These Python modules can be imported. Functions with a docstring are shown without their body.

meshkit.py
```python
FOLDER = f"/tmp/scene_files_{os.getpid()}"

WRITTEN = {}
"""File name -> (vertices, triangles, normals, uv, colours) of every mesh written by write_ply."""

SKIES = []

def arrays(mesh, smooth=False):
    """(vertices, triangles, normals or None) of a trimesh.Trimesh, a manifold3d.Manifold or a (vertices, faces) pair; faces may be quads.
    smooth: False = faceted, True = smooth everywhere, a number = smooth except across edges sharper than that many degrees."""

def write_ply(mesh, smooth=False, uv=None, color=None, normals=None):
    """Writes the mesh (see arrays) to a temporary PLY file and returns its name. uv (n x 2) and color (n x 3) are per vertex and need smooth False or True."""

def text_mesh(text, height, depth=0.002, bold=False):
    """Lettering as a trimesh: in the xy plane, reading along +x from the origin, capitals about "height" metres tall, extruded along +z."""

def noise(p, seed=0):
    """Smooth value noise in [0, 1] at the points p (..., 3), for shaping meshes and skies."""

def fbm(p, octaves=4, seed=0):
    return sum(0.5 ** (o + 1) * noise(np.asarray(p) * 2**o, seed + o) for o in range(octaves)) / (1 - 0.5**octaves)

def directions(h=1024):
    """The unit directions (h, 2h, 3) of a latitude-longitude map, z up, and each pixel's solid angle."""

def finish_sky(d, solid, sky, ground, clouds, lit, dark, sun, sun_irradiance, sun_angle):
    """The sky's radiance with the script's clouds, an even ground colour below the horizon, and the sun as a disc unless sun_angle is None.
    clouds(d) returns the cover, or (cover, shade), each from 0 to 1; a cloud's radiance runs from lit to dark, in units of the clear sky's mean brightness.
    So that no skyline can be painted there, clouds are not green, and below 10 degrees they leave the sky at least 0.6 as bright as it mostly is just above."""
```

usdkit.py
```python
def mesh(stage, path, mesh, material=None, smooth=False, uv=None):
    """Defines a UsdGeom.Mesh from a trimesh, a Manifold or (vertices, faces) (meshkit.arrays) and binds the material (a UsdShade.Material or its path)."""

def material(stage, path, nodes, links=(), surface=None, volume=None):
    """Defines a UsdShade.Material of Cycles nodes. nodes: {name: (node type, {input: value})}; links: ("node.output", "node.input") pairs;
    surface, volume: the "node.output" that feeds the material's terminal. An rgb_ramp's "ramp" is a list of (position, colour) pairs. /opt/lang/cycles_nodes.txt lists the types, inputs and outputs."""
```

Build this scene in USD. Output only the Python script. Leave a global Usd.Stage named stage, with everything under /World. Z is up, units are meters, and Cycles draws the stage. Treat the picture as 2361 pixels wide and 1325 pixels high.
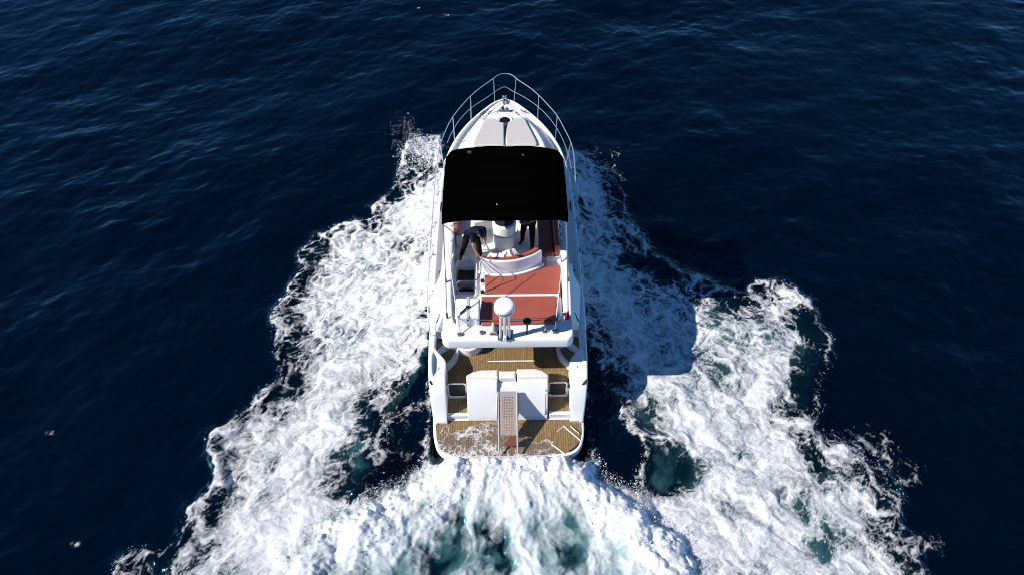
import math, random
import numpy as np, trimesh, manifold3d, usdkit, meshkit
from scipy.interpolate import PchipInterpolator, CubicSpline
from scipy.ndimage import distance_transform_edt, map_coordinates, gaussian_filter
from scipy.spatial import cKDTree
import shapely
from shapely.geometry import Polygon, LineString
from pxr import Usd, UsdGeom, UsdLux, UsdShade, Gf, Sdf, Vt

random.seed(5)
RNG = np.random.default_rng(11)
stage = Usd.Stage.CreateInMemory()
UsdGeom.SetStageUpAxis(stage, UsdGeom.Tokens.z)
UsdGeom.SetStageMetersPerUnit(stage, 1.0)
UsdGeom.Xform.Define(stage, '/World')
UsdGeom.Scope.Define(stage, '/World/Looks')

# ---------------------------------------------------------------- camera, sky, sun, exposure
# the yacht's frame is the world: x starboard, y forward, z up, stern at y = 0, waterline at z = 0
CAM = np.array([-0.0509, -8.0346, 16.7]); PITCH = math.radians(50.0); YAW = math.radians(0.8837)
camera = UsdGeom.Camera.Define(stage, '/World/camera')
camera.CreateFocalLengthAttr(24.0)
camera.CreateHorizontalApertureAttr(36.0)
camera.CreateVerticalApertureAttr(36.0 * 574 / 1024)
camera.CreateClippingRangeAttr(Gf.Vec2f(0.1, 10000))
camera.AddTranslateOp().Set(Gf.Vec3d(*CAM))
camera.AddRotateZOp().Set(-math.degrees(YAW))
camera.AddRotateXOp().Set(90 - math.degrees(PITCH))
EXPOSURE = 0.38
camera.CreateExposureAttr(EXPOSURE)

SUN_EL, SUN_AFT = math.radians(38.5), math.radians(15.5)        # sun to port and a little aft
SUN = np.array([-math.cos(SUN_EL) * math.cos(SUN_AFT), -math.cos(SUN_EL) * math.sin(SUN_AFT), math.sin(SUN_EL)])
sun = UsdLux.DistantLight.Define(stage, '/World/sun')
sun.CreateIntensityAttr(1.25); sun.CreateNormalizeAttr(True); sun.CreateAngleAttr(0.5)
sun.CreateColorAttr(Gf.Vec3f(1.0, 0.94, 0.87))
m = Gf.Matrix4d(); m.SetRotate(Gf.Rotation(Gf.Vec3d(0, 0, 1), Gf.Vec3d(*SUN)))
sun.AddTransformOp().Set(m)
SKY = usdkit.material(stage, '/World/Looks/sky', {
    's': ('sky_texture', {'sky_type': 'single_scattering', 'sun_disc': False, 'sun_elevation': SUN_EL, 'sun_rotation': math.atan2(SUN[0], SUN[1]), 'aerosol_density': 0.0, 'air_density': 1.0, 'ozone_density': 9.0}),
    't': ('mix', {'mix_type': 'multiply', 'fac': 1.0, 'color2': (0.66, 0.95, 1.12)}),
    'b': ('background_shader', {'strength': 0.07})}, [('s.color', 't.color1'), ('t.color', 'b.color')], surface='b.background')
sky = UsdLux.DomeLight.Define(stage, '/World/sky')
UsdShade.MaterialBindingAPI.Apply(sky.GetPrim()).Bind(SKY)
sky.GetPrim().SetCustomDataByKey('kind', 'structure')

# ---------------------------------------------------------------- helpers
USED = {}
def path_for(parent, name):
    base = f'{parent}/{name}'
    n = USED.get(base, -1) + 1
    USED[base] = n
    return base if n == 0 else f'{base}_{n:03d}'

def tag(prim, label=None, category=None, group=None, kind=None):
    for k, v in (('label', label), ('category', category), ('group', group), ('kind', kind)):
        if v:
            prim.SetCustomDataByKey(k, v)

def thing(name, label, category, group=None):
    p = path_for('/World', name)
    tag(UsdGeom.Xform.Define(stage, p).GetPrim(), label, category, group)
    return p

def obj(parent, name, mesh, mat, smooth=35, label=None, **kw):
    p = path_for(parent, name)
    prim = usdkit.mesh(stage, p, mesh, M[mat], smooth=smooth).GetPrim()
    tag(prim, label, **kw)
    return p

def join(*meshes):
    return trimesh.util.concatenate([x for x in meshes])

def at(px, py, z):
    """The point at height z that the photograph shows at (px, py)."""
    u, v = (px - 1180.5) / 1574.0, (py - 662.5) / 1574.0
    c, s = math.cos(PITCH), math.sin(PITCH)
    dx, dy, dz = u, c - v * s, -s - v * c
    t = (z - CAM[2]) / dz
    x, y = t * dx, t * dy
    return np.array([CAM[0] + x * math.cos(YAW) + y * math.sin(YAW), CAM[1] - x * math.sin(YAW) + y * math.cos(YAW), z])

def mesh_of(v, f):
    return trimesh.Trimesh(np.asarray(v, float), np.asarray(f, int), process=False)

def loft(rings, closed=True, caps=True):
    rings = [np.asarray(r, float) for r in rings]
    n, k = len(rings[0]), len(rings)
    v = np.vstack(rings); f = []
    last = n if closed else n - 1
    for i in range(k - 1):
        a = i * n + np.arange(last); b = i * n + (np.arange(last) + 1) % n
        f.append(np.stack([a, b, b + n], 1)); f.append(np.stack([a, b + n, a + n], 1))
    f = np.vstack(f)
    if caps:
        extra = [rings[0].mean(0), rings[-1].mean(0)]
        c0, c1 = len(v), len(v) + 1
        v = np.vstack([v, extra])
        i = np.arange(last); j = (i + 1) % n
        f = np.vstack([f, np.stack([j, i, np.full(last, c0)], 1), np.stack([(k - 1) * n + i, (k - 1) * n + j, np.full(last, c1)], 1)])
    return mesh_of(v, f)

def curve(pts, n=40):
    pts = np.asarray(pts, float)
    t = np.r_[0, np.cumsum(np.linalg.norm(np.diff(pts, axis=0), axis=1))]
    if len(pts) < 3:
        return pts
    return CubicSpline(t, pts)(np.linspace(0, t[-1], n))

def tube(pts, r, n=8, closed=False):
    p = np.asarray(pts, float)
    d = np.gradient(p, axis=0) if not closed else np.roll(p, -1, 0) - np.roll(p, 1, 0)
    d /= np.maximum(np.linalg.norm(d, axis=1, keepdims=True), 1e-9)
    up = np.array([0, 0, 1.0]) if abs(d[0, 2]) < 0.9 else np.array([1.0, 0, 0])
    a = np.cross(d[0], up); a /= np.linalg.norm(a)
    th = np.arange(n) / n * 2 * np.pi
    rr = np.broadcast_to(np.asarray(r, float), len(p))
    rings = []
    for i in range(len(p)):
        a = a - d[i] * (a @ d[i]); a /= np.linalg.norm(a)
        b = np.cross(d[i], a)
        rings.append(p[i] + rr[i] * (np.cos(th)[:, None] * a + np.sin(th)[:, None] * b))
    if closed:
        rings.append(rings[0])
    return loft(rings, True, not closed)

def rpoly(pts, r=0.05, step=None):
    g = Polygon(pts)
    if r:
        g = g.buffer(-r).buffer(r, quad_segs=7)
    if step:
        g = g.segmentize(step)
    g = shapely.geometry.polygon.orient(g, 1)
    p = np.array(g.exterior.coords)[:-1]
    keep = np.linalg.norm(p - np.roll(p, 1, 0), axis=1) > 1e-4
    return p[keep]

def offset_in(p, d):
    a = p - np.roll(p, 1, 0); b = np.roll(p, -1, 0) - p
    a /= np.linalg.norm(a, axis=1, keepdims=True); b /= np.linalg.norm(b, axis=1, keepdims=True)
    na, nb = np.stack([-a[:, 1], a[:, 0]], 1), np.stack([-b[:, 1], b[:, 0]], 1)
    n = na + nb
    n /= np.maximum(np.linalg.norm(n, axis=1, keepdims=True), 1e-6)
    c = np.clip((n * na).sum(1), 0.5, 1)
    return p + n * (d / c)[:, None]

def cap(p, z):
    g = Polygon(p)
    if not g.is_valid:
        g = shapely.make_valid(g)
        g = max((q for q in getattr(g, 'geoms', [g]) for q in getattr(q, 'geoms', [q]) if q.geom_type == 'Polygon'), key=lambda q: q.area)
    v, f = trimesh.creation.triangulate_polygon(g, engine='earcut')
    m = mesh_of(np.c_[v, np.full(len(v), z)], f)
    if m.face_normals[:, 2].mean() < 0:
        m.invert()
    return m

def slab(p, z0, z1, r=0.02, segs=3, fn=None, merge=True):
    """A plate over the outline p with a rounded upper edge; fn(v) bends its vertices."""
    p = np.asarray(p, float)
    rings = [np.c_[p, np.full(len(p), z0)], np.c_[p, np.full(len(p), z1 - r)]]
    top = p
    if r > 0:
        for k in range(1, segs + 1):
            a = k / segs * math.pi / 2
            top = offset_in(p, r * (1 - math.cos(a)))
            rings.append(np.c_[top, np.full(len(p), z1 - r + r * math.sin(a))])
    if r > 0:
        top = offset_in(top, min(0.012, r * 0.6)); rings.append(np.c_[top, np.full(len(p), z1)])
    body = loft(rings, True, False)
    lid, base = cap(top, z1), cap(p, z0)
    base.invert()
    m = join(body, lid, base)
    if merge:
        m.merge_vertices()
    if fn is not None:
        m.vertices = fn(np.array(m.vertices))
    return m

def box(x0, x1, y0, y1, z0, z1, r=0.0):
    if r <= 0:
        b = trimesh.creation.box((x1 - x0, y1 - y0, z1 - z0)); b.apply_translation(((x0 + x1) / 2, (y0 + y1) / 2, (z0 + z1) / 2))
        return b
    s = manifold3d.Manifold.sphere(r, 16)
    h = manifold3d.Manifold.batch_hull([s.translate((x, y, z)) for x in (x0 + r, x1 - r) for y in (y0 + r, y1 - r) for z in (z0 + r, z1 - r)])
    k = h.to_mesh()
    return mesh_of(k.vert_properties[:, :3], k.tri_verts)

def disc(c, r, h, n=24, r2=None):
    r2 = r if r2 is None else r2
    th = np.arange(n) / n * 2 * np.pi
    ring = lambda q, z: np.c_[c[0] + q * np.cos(th), c[1] + q * np.sin(th), np.full(n, z)]
    e = min(r, h) * 0.15
    return loft([ring(r, c[2]), ring(r2, c[2] + h - e), ring(r2 - e, c[2] + h)])

def lathe(profile, c, n=28):
    th = np.arange(n) / n * 2 * np.pi
    return loft([np.c_[c[0] + q * np.cos(th), c[1] + q * np.sin(th), np.full(n, c[2] + z)] for q, z in profile])

def smoothstep(a, b, x):
    t = np.clip((x - a) / (b - a), 0, 1)
    return t * t * (3 - 2 * t)

# ---------------------------------------------------------------- materials
M = {}
def mat(name, color, rough=0.5, metal=0.0, vary=0.0, scale=6.0, bump=0.0, bscale=40.0, rand=0.0, **kw):
    nodes = {'p': ('principled_bsdf', {'base_color': color, 'roughness': rough, 'metallic': metal, **kw})}
    links = []
    if vary or rand or bump:
        nodes['tc'] = ('texture_coordinate', {})
    if vary or rand:
        nodes['n'] = ('noise_texture', {'scale': scale, 'detail': 5.0, 'roughness': 0.6})
        links += [('tc.object', 'n.vector')]
        nodes['r'] = ('map_range', {'from_min': 0.3, 'from_max': 0.7, 'to_min': 1 - vary, 'to_max': 1 + vary * 0.6, 'clamp': True})
        links += [('n.fac', 'r.value')]
        src = 'r.result'
        if rand:
            nodes['oi'] = ('object_info', {})
            nodes['rr'] = ('map_range', {'to_min': 1 - rand, 'to_max': 1 + rand})
            nodes['mm'] = ('math', {'math_type': 'multiply'})
            links += [('oi.random', 'rr.value'), ('rr.result', 'mm.value1'), ('r.result', 'mm.value2')]
            src = 'mm.value'
        nodes['h'] = ('hsv', {'color': color})
        links += [(src, 'h.value'), ('h.color', 'p.base_color')]
    if bump:
        nodes['bn'] = ('noise_texture', {'scale': bscale, 'detail': 4.0})
        nodes['b'] = ('bump', {'strength': bump, 'distance': 0.01})
        links += [('tc.object', 'bn.vector'), ('bn.fac', 'b.height'), ('b.normal', 'p.normal')]
    M[name] = usdkit.material(stage, f'/World/Looks/{name}', nodes, links, surface='p.BSDF')

mat('gelcoat', (0.80, 0.80, 0.79), 0.32, vary=0.04, scale=1.5, specular_ior_level=0.4)
mat('nonskid', (0.74, 0.74, 0.73), 0.6, vary=0.05, scale=3, bump=0.25, bscale=160)
mat('antifoul', (0.03, 0.05, 0.10), 0.6)
mat('beige_vinyl', (0.56, 0.53, 0.495), 0.6, vary=0.05, scale=4, bump=0.15, bscale=9)
mat('cream_vinyl', (0.76, 0.72, 0.67), 0.5, vary=0.04, scale=5, bump=0.12, bscale=10)
mat('red_vinyl', (0.34, 0.083, 0.056), 0.55, vary=0.10, scale=3.5, bump=0.22, bscale=7)
mat('teak', (0.255, 0.165, 0.072), 0.6, vary=0.28, scale=11, rand=0.16)
mat('grey_strap', (0.45, 0.46, 0.48), 0.7)
mat('shaded_teak', (0.05, 0.035, 0.02), 0.6, vary=0.3, scale=11)  # the same teak, darkened for the shade inside the stairwell
mat('shade_grey', (0.22, 0.21, 0.20), 0.8)  # grey picked to deepen the shade in the cockpit, not a known lining
mat('caulk', (0.02, 0.018, 0.016), 0.7)
mat('black_canvas', (0.0008, 0.0008, 0.0009), 1.0, bump=0.1, bscale=5, specular_ior_level=0.0)
mat('canvas_tag', (0.05, 0.05, 0.055), 0.8)
mat('stainless', (0.66, 0.66, 0.67), 0.25, 0.65)
mat('satin_alloy', (0.42, 0.40, 0.42), 0.4, 0.35)
mat('grey_metal', (0.22, 0.23, 0.25), 0.4, 0.8)
mat('white_plastic', (0.82, 0.82, 0.82), 0.35)
mat('white_rope', (0.70, 0.69, 0.66), 0.8)
mat('beige_plastic', (0.60, 0.55, 0.42), 0.4)
mat('near_black', (0.012, 0.012, 0.014), 0.6)
mat('black_rubber', (0.012, 0.012, 0.013), 0.55)
mat('dark_glass', (0.006, 0.007, 0.009), 0.06)
mat('grate', (0.37, 0.295, 0.25), 0.6, vary=0.15, scale=20)
mat('brown_board', (0.17, 0.055, 0.03), 0.5, vary=0.2, scale=14)
mat('navy_cloth', (0.008, 0.009, 0.022), 0.9, specular_ior_level=0.15)
mat('black_cloth', (0.005, 0.005, 0.007), 0.9, specular_ior_level=0.15)
mat('skin', (0.36, 0.17, 0.10), 0.5, vary=0.06)
mat('hair', (0.006, 0.005, 0.005), 0.6)
mat('flag_green', (0.02, 0.13, 0.06), 0.8)
mat('flag_white', (0.62, 0.64, 0.64), 0.8)
mat('flag_red', (0.45, 0.012, 0.02), 0.8)
mat('print_dark', (0.03, 0.04, 0.07), 0.5)
mat('hose_grey', (0.05, 0.05, 0.055), 0.5)
mat('droplet', (0.86, 0.88, 0.90), 0.5)
mat('towel', (0.78, 0.78, 0.78), 0.9)

# sea: deep water, milky aerated water and foam, driven by what the wake has left where
M['sea'] = usdkit.material(stage, '/World/Looks/sea', {
    'geo': ('geometry', {}),
    'fo': ('attribute', {'attribute': 'foam'}), 'mi': ('attribute', {'attribute': 'milk'}),
    'n1': ('noise_texture', {'scale': 9.0, 'detail': 6.0, 'roughness': 0.65, 'distortion': 0.8}),
    'n2': ('noise_texture', {'scale': 5.0, 'detail': 6.0, 'roughness': 0.6, 'distortion': 0.3}),
    'nr': ('map_range', {'from_min': 0.3, 'from_max': 0.7, 'to_min': -0.22, 'to_max': 0.22, 'clamp': True}),
    'e1': ('math', {'math_type': 'subtract', 'value1': 1.0}), 'e2': ('math', {'math_type': 'multiply'}),
    'e3': ('math', {'math_type': 'multiply', 'value2': 4.0}), 'e4': ('math', {'math_type': 'multiply'}),
    'fa': ('math', {'math_type': 'add', 'use_clamp': True}),
    'wc': ('rgb_ramp', {'ramp': [(0.0, (0.00002, 0.0017, 0.0056)), (0.3, (0.0008, 0.008, 0.013)), (0.6, (0.035, 0.10, 0.11)), (1.0, (0.38, 0.50, 0.50))]}),
    'bp': ('bump', {'strength': 0.25, 'distance': 0.02}),
    'w': ('principled_bsdf', {'roughness': 0.05, 'ior': 1.33, 'specular_ior_level': 0.65, 'specular_tint': (0.15, 0.85, 1.0)}),
    'f': ('principled_bsdf', {'base_color': (0.70, 0.715, 0.73), 'roughness': 0.8, 'specular_ior_level': 0.15}),
    'mx': ('mix_closure', {})},
    [('geo.position', 'n1.vector'), ('geo.position', 'n2.vector'), ('n1.fac', 'nr.value'),
     ('fo.fac', 'e1.value2'), ('e1.value', 'e2.value1'), ('fo.fac', 'e2.value2'), ('e2.value', 'e3.value1'),
     ('e3.value', 'e4.value1'), ('nr.result', 'e4.value2'), ('e4.value', 'fa.value1'), ('fo.fac', 'fa.value2'),
     ('mi.fac', 'wc.fac'), ('wc.color', 'w.base_color'), ('n2.fac', 'bp.height'), ('bp.normal', 'w.normal'),
     ('fa.value', 'mx.fac'), ('w.BSDF', 'mx.closure1'), ('f.BSDF', 'mx.closure2')], surface='mx.closure')

# a thin sheet of water with lacy foam running over the bathing platform
M['wash'] = usdkit.material(stage, '/World/Looks/wash', {
    'fo': ('attribute', {'attribute': 'foam'}),
    't': ('transparent_bsdf', {'color': (0.84, 0.82, 0.80)}), 'g': ('glossy_bsdf', {'roughness': 0.08}), 
    'm1': ('mix_closure', {'fac': 0.06}), 'f': ('principled_bsdf', {'base_color': (0.82, 0.82, 0.83), 'roughness': 0.8, 'specular_ior_level': 0.15}), 'm2': ('mix_closure', {})},
    [('t.BSDF', 'm1.closure1'), ('g.BSDF', 'm1.closure2'), ('fo.fac', 'm2.fac'), ('m1.closure', 'm2.closure1'), ('f.BSDF', 'm2.closure2')], surface='m2.closure')

# ---------------------------------------------------------------- the sea and the wake
def perm(seed):
    return np.random.default_rng(seed).uniform(0, 2 * np.pi, (256, 256))

def gnoise(x, y, seed=0):
    """Gradient noise, about -1 to 1."""
    g = perm(seed)
    i, j = np.floor(x).astype(int), np.floor(y).astype(int)
    fx, fy = x - i, y - j
    def corner(a, b):
        t = g[(i + a) & 255, (j + b) & 255]
        return np.cos(t) * (fx - a) + np.sin(t) * (fy - b)
    u, v = fx ** 3 * (fx * (fx * 6 - 15) + 10), fy ** 3 * (fy * (fy * 6 - 15) + 10)
    p, q = corner(0, 0), corner(0, 1)
    return 1.5 * ((p + u * (corner(1, 0) - p)) * (1 - v) + (q + u * (corner(1, 1) - q)) * v)

def fbm2(x, y, o=4, seed=0, gain=0.5):
    s, a, t = 0, 1.0, 0.0
    for k in range(o):
        s = s + a * gnoise(x * 2 ** k + 17.3 * k, y * 2 ** k - 9.1 * k, seed + k); t += a; a *= gain
    return s / t

def billow(x, y, o=3, seed=0, gain=0.5):
    s, a, t = 0, 1.0, 0.0
    for k in range(o):
        s = s + a * np.abs(gnoise(x * 2 ** k + 5.7 * k, y * 2 ** k + 3.3 * k, seed + k)); t += a; a *= gain
    return s / t

def cells(x, y, size, seed):
    """0 on the borders of irregular cells, towards 1 inside them."""
    x, y = x / size, y / size
    x0, y0 = math.floor(x.min()) - 1, math.floor(y.min()) - 1
    nx, ny = int(x.max() - x0) + 3, int(y.max() - y0) + 3
    gx, gy = np.meshgrid(np.arange(nx) + x0, np.arange(ny) + y0, indexing='ij')
    j = np.random.default_rng(seed).uniform(0, 1, (2, nx, ny))
    d, _ = cKDTree(np.c_[(gx + j[0]).ravel(), (gy + j[1]).ravel()]).query(np.c_[x.ravel(), y.ravel()], k=2, workers=-1)
    return np.clip((d[:, 1] - d[:, 0]), 0, 1).reshape(x.shape)

def wind_sea(n=1024, size=46.0, wind=(-0.36, 0.93), speed=5.4, seed=3):
    """A periodic patch of wind waves (heights in metres)."""
    k = np.fft.fftfreq(n, size / n) * 2 * np.pi
    kx, ky = np.meshgrid(k, k, indexing='ij'); kk = np.hypot(kx, ky); kk[0, 0] = 1
    w = np.array(wind) / np.hypot(*wind); L = speed ** 2 / 9.81
    c = (kx * w[0] + ky * w[1]) / kk
    P = np.exp(-1 / (kk * L) ** 2) / kk ** 3.62 * (0.22 + np.abs(c) ** 3) * np.exp(-(kk * 0.035) ** 2)
    P[0, 0] = 0
    r = np.random.default_rng(seed)
    h = np.fft.ifft2(np.sqrt(P) * (r.normal(size=(n, n)) + 1j * r.normal(size=(n, n)))).real
    return h / h.std()

def axis(a0, a1, d, grow_lo, grow_hi, lo, hi, mid_lo=None, mid_hi=None, dmid=0.07):
    mid = np.arange(a0, a1 + d, d)
    up, x, s = [], mid[-1], d
    while x < hi:
        lim = dmid if x < mid_hi else 1e9
        s = min(s * (1.08 if x < mid_hi else 1.25), lim); x += s; up.append(x)
    dn, x, s = [], mid[0], d
    while x > lo:
        lim = dmid if x > mid_lo else 1e9
        s = min(s * (1.08 if x > mid_lo else 1.25), lim); x -= s; dn.append(x)
    return np.r_[dn[::-1], mid, up]

gx = axis(-10.6, 11.6, 0.034, 0, 0, -6000, 6000, -27, 28, 0.07)
gy = axis(-3.6, 14.2, 0.034, 0, 0, -6000, 6000, -9.0, 26, 0.065)
X, Y = np.meshgrid(gx, gy, indexing='ij')
TILE = wind_sea()
def tile(x, y, size=46.0):
    return map_coordinates(TILE, [(x / size * 1024) % 1024, (y / size * 1024) % 1024], order=1, mode='grid-wrap')
fade = np.exp(-(np.maximum(0, np.hypot(X, Y - 8) - 45) / 60) ** 2)
Z = 0.085 * tile(X, Y) * fade * (0.95 + 0.75 * fbm2(X * 0.07 + 0.4, Y * 0.10, 3, 77)) + 0.05 * fbm2(X * 0.16 + 3, Y * 0.22, 2, 70) * fade
FOAM = np.zeros_like(X); MILK = np.zeros_like(X)

iw = (gx > -11.2) & (gx < 12.3); jw = (gy > -8.9) & (gy < 14.9)
i0, i1 = np.nonzero(iw)[0][[0, -1]]; j0, j1 = np.nonzero(jw)[0][[0, -1]]
wx, wy = X[i0:i1 + 1, j0:j1 + 1], Y[i0:i1 + 1, j0:j1 + 1]

def pic(pts):
    return [tuple(at(px, py, 0.0)[:2]) for px, py in pts]
LEFT = pic([(1012, 318), (985, 316), (960, 326), (938, 348), (922, 380), (910, 415), (900, 442), (878, 462), (848, 482), (852, 500), (800, 512), (742, 542), (722, 545), (682, 588), (688, 610), (676, 642), (640, 690), (634, 720), (642, 760), (632, 826), (646, 868), (600, 902), (580, 920),
            (568, 935), (520, 975), (484, 1000), (480, 1040), (490, 1066), (487, 1112), (455, 1155), (432, 1200), (415, 1222), (408, 1243), (385, 1262), (340, 1262), (310, 1254), (285, 1275), (268, 1330), (240, 1900),
            (800, 1900), (860, 1250), (870, 1170), (850, 1110), (895, 1060), (885, 1000), (893, 950), (935, 890), (965, 850), (985, 790), (1015, 700), (1040, 500)])
RIGHT = pic([(1300, 350), (1345, 362), (1375, 383), (1412, 398), (1430, 412), (1428, 440), (1446, 470), (1450, 505), (1478, 545), (1508, 570), (1518, 592), (1550, 612), (1600, 632), (1650, 655), (1700, 672), (1735, 655), (1790, 652), (1835, 668), (1868, 695), (1866, 722),
             (1893, 765), (1922, 790), (1920, 830), (1892, 868), (1888, 905), (1898, 940), (1870, 985), (1900, 1030), (1970, 1030), (2040, 1080), (2080, 1130), (2085, 1190), (2100, 1232), (2160, 1238), (2164, 1252), (2118, 1290), (2150, 1330), (2200, 1900),
             (1440, 1900), (1450, 1250), (1462, 1180), (1470, 1120), (1485, 1060), (1450, 1010), (1425, 960), (1432, 930), (1402, 905), (1378, 830), (1352, 770), (1330, 690), (1310, 500)])
LACE = pic([(1860, 940), (1900, 960), (1960, 955), (2020, 935), (2055, 955), (2080, 1010), (2130, 1045), (2165, 1075), (2150, 1115), (2090, 1140), (2080, 1180), (1980, 1160), (1880, 1060)])
WASH = pic([(1000, 1048), (960, 1095), (925, 1125), (880, 1140), (830, 1160), (760, 1185), (700, 1235), (650, 1290), (600, 1900), (1660, 1900), (1620, 1290), (1560, 1215), (1505, 1185), (1470, 1145), (1430, 1112), (1390, 1085), (1345, 1052), (1330, 1000), (1015, 1000)])

RS = 0.05
rx, ry = np.arange(-14, 15, RS), np.arange(-10.5, 16.5, RS)
RX, RY = np.meshgrid(rx, ry, indexing='ij')
def signed(poly):
    ins = shapely.contains_xy(Polygon(poly).buffer(0), RX.ravel(), RY.ravel()).reshape(RX.shape)
    return gaussian_filter((distance_transform_edt(ins) - distance_transform_edt(~ins)) * RS, 1.2)
def sample(f, x, y):
    return map_coordinates(f, [(x - rx[0]) / RS, (y - ry[0]) / RS], order=1, mode='nearest')

q1, q2 = fbm2(wx * 0.9, wy * 0.9, 3, 1), fbm2(wx * 0.9, wy * 0.9, 3, 5)
q3, q4 = fbm2(wx * 3.0, wy * 3.0, 3, 9), fbm2(wx * 3.0, wy * 3.0, 3, 13)
ux, uy = wx + 0.36 * q1 + 0.12 * q3, wy + 0.36 * q2 + 0.12 * q4
ux, uy = ux + 0.16 * fbm2(ux * 2.1, uy * 2.1, 3, 15), uy + 0.16 * fbm2(ux * 2.1, uy * 2.1, 3, 19)
rough_edge = 0.26 * fbm2(wx * 0.9, wy * 0.9, 2, 23) + 0.17 * fbm2(wx * 2.2, wy * 2.2, 4, 21, 0.62)
sL, sR, sS, sLc = (sample(signed(p), wx + 0.13 * q3, wy + 0.13 * q4) for p in (LEFT, RIGHT, WASH, LACE))
sA = np.maximum(sL, sR) + rough_edge
sW = sS + 0.48 * fbm2(wx * 1.1, wy * 1.1, 5, 31, 0.64)
sC = sLc + 1.6 * rough_edge

# the foam is drawn out along the flow, outwards and astern
side = np.where(wx < 0, -1.0, 1.0)
fa_, fb_ = 0.55 * ux * side - 0.84 * uy, 0.84 * ux * side + 0.55 * uy      # along and across the flow
def soft(c): return np.clip(c / 0.5, 0, 1)
cA, cB, cC = soft(cells(fa_ * 0.62, fb_, 0.46, 2)), soft(cells(fa_ * 0.66, fb_, 0.21, 4)), soft(cells(fa_ * 0.8, fb_, 0.10, 6))
old = smoothstep(6.5, 1.0, wy)
cA = cA * (1 - 0.75 * old) + 0.75 * old * soft(cells(fa_ * 0.5, fb_, 0.85, 8))
cB = cB * (1 - 0.5 * old) + 0.5 * old * soft(cells(fa_ * 0.5, fb_, 0.34, 10))
veins = np.clip(0.75 * np.exp(-(cA / 0.20) ** 2) + 0.55 * np.exp(-(cB / 0.22) ** 2) + 0.25 * np.exp(-(cC / 0.3) ** 2), 0, 1)
big = fbm2(wx * 0.42 + 4, wy * 0.42, 3, 41)
mid_ = fbm2(fa_ * 0.9, fb_ * 1.4, 5, 47, 0.6)
wisp = smoothstep(0.25, 0.0, billow(fa_ * 1.3, fb_ * 2.0, 4, 53, 0.62)) * 0.6 + smoothstep(0.16, 0.0, np.abs(gnoise(fa_ * 3.6, fb_ * 5.2, 57))) * 0.4
def blob(px, py, r, a, k=1.0):
    c = at(px, py, 0)
    return a * np.exp(-((wx + 1.3 * (ux - wx) - c[0]) ** 2 + ((wy + 1.3 * (uy - wy) - c[1]) * k) ** 2) / r ** 2)

ridge = np.exp(-((sA - 0.07) / 0.07) ** 2)
behind = np.exp(-((sA - 0.42) / 0.30) ** 2)
near = smoothstep(np.where(wx < 0, 1.6, 2.6), 0.0, np.abs(wx) - 2.1) * smoothstep(1.5, 4.0, wy)     # dense against the hull
TA = smoothstep(-0.04, 0.12, sA) * (0.60 + 0.34 * smoothstep(0.3, 1.6, sA) + 0.55 * big + np.where(wx < 0, 0.30, 0.55) * near - np.where(wx < 0, 0.3, 1.0) * smoothstep(-0.2, -1.2, sS) * smoothstep(2.6, 4.2, np.abs(wx) + 0.5 * wy) * behind * (0.06 + 0.95 * np.clip(fbm2(wx * 0.55 + 9, wy * 0.55, 2, 43) + 0.05, 0, 0.6))) + 0.22 * ridge
TA += 0.40 * np.exp(-((sS + 0.1) / 0.6) ** 2) * smoothstep(-0.7, -1.3, wy) + blob(300, 1300, 0.5, 0.2)
TA += blob(1370, 385, 0.8, 0.25) - blob(1480, 1010, 0.5, -0.15)
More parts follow.
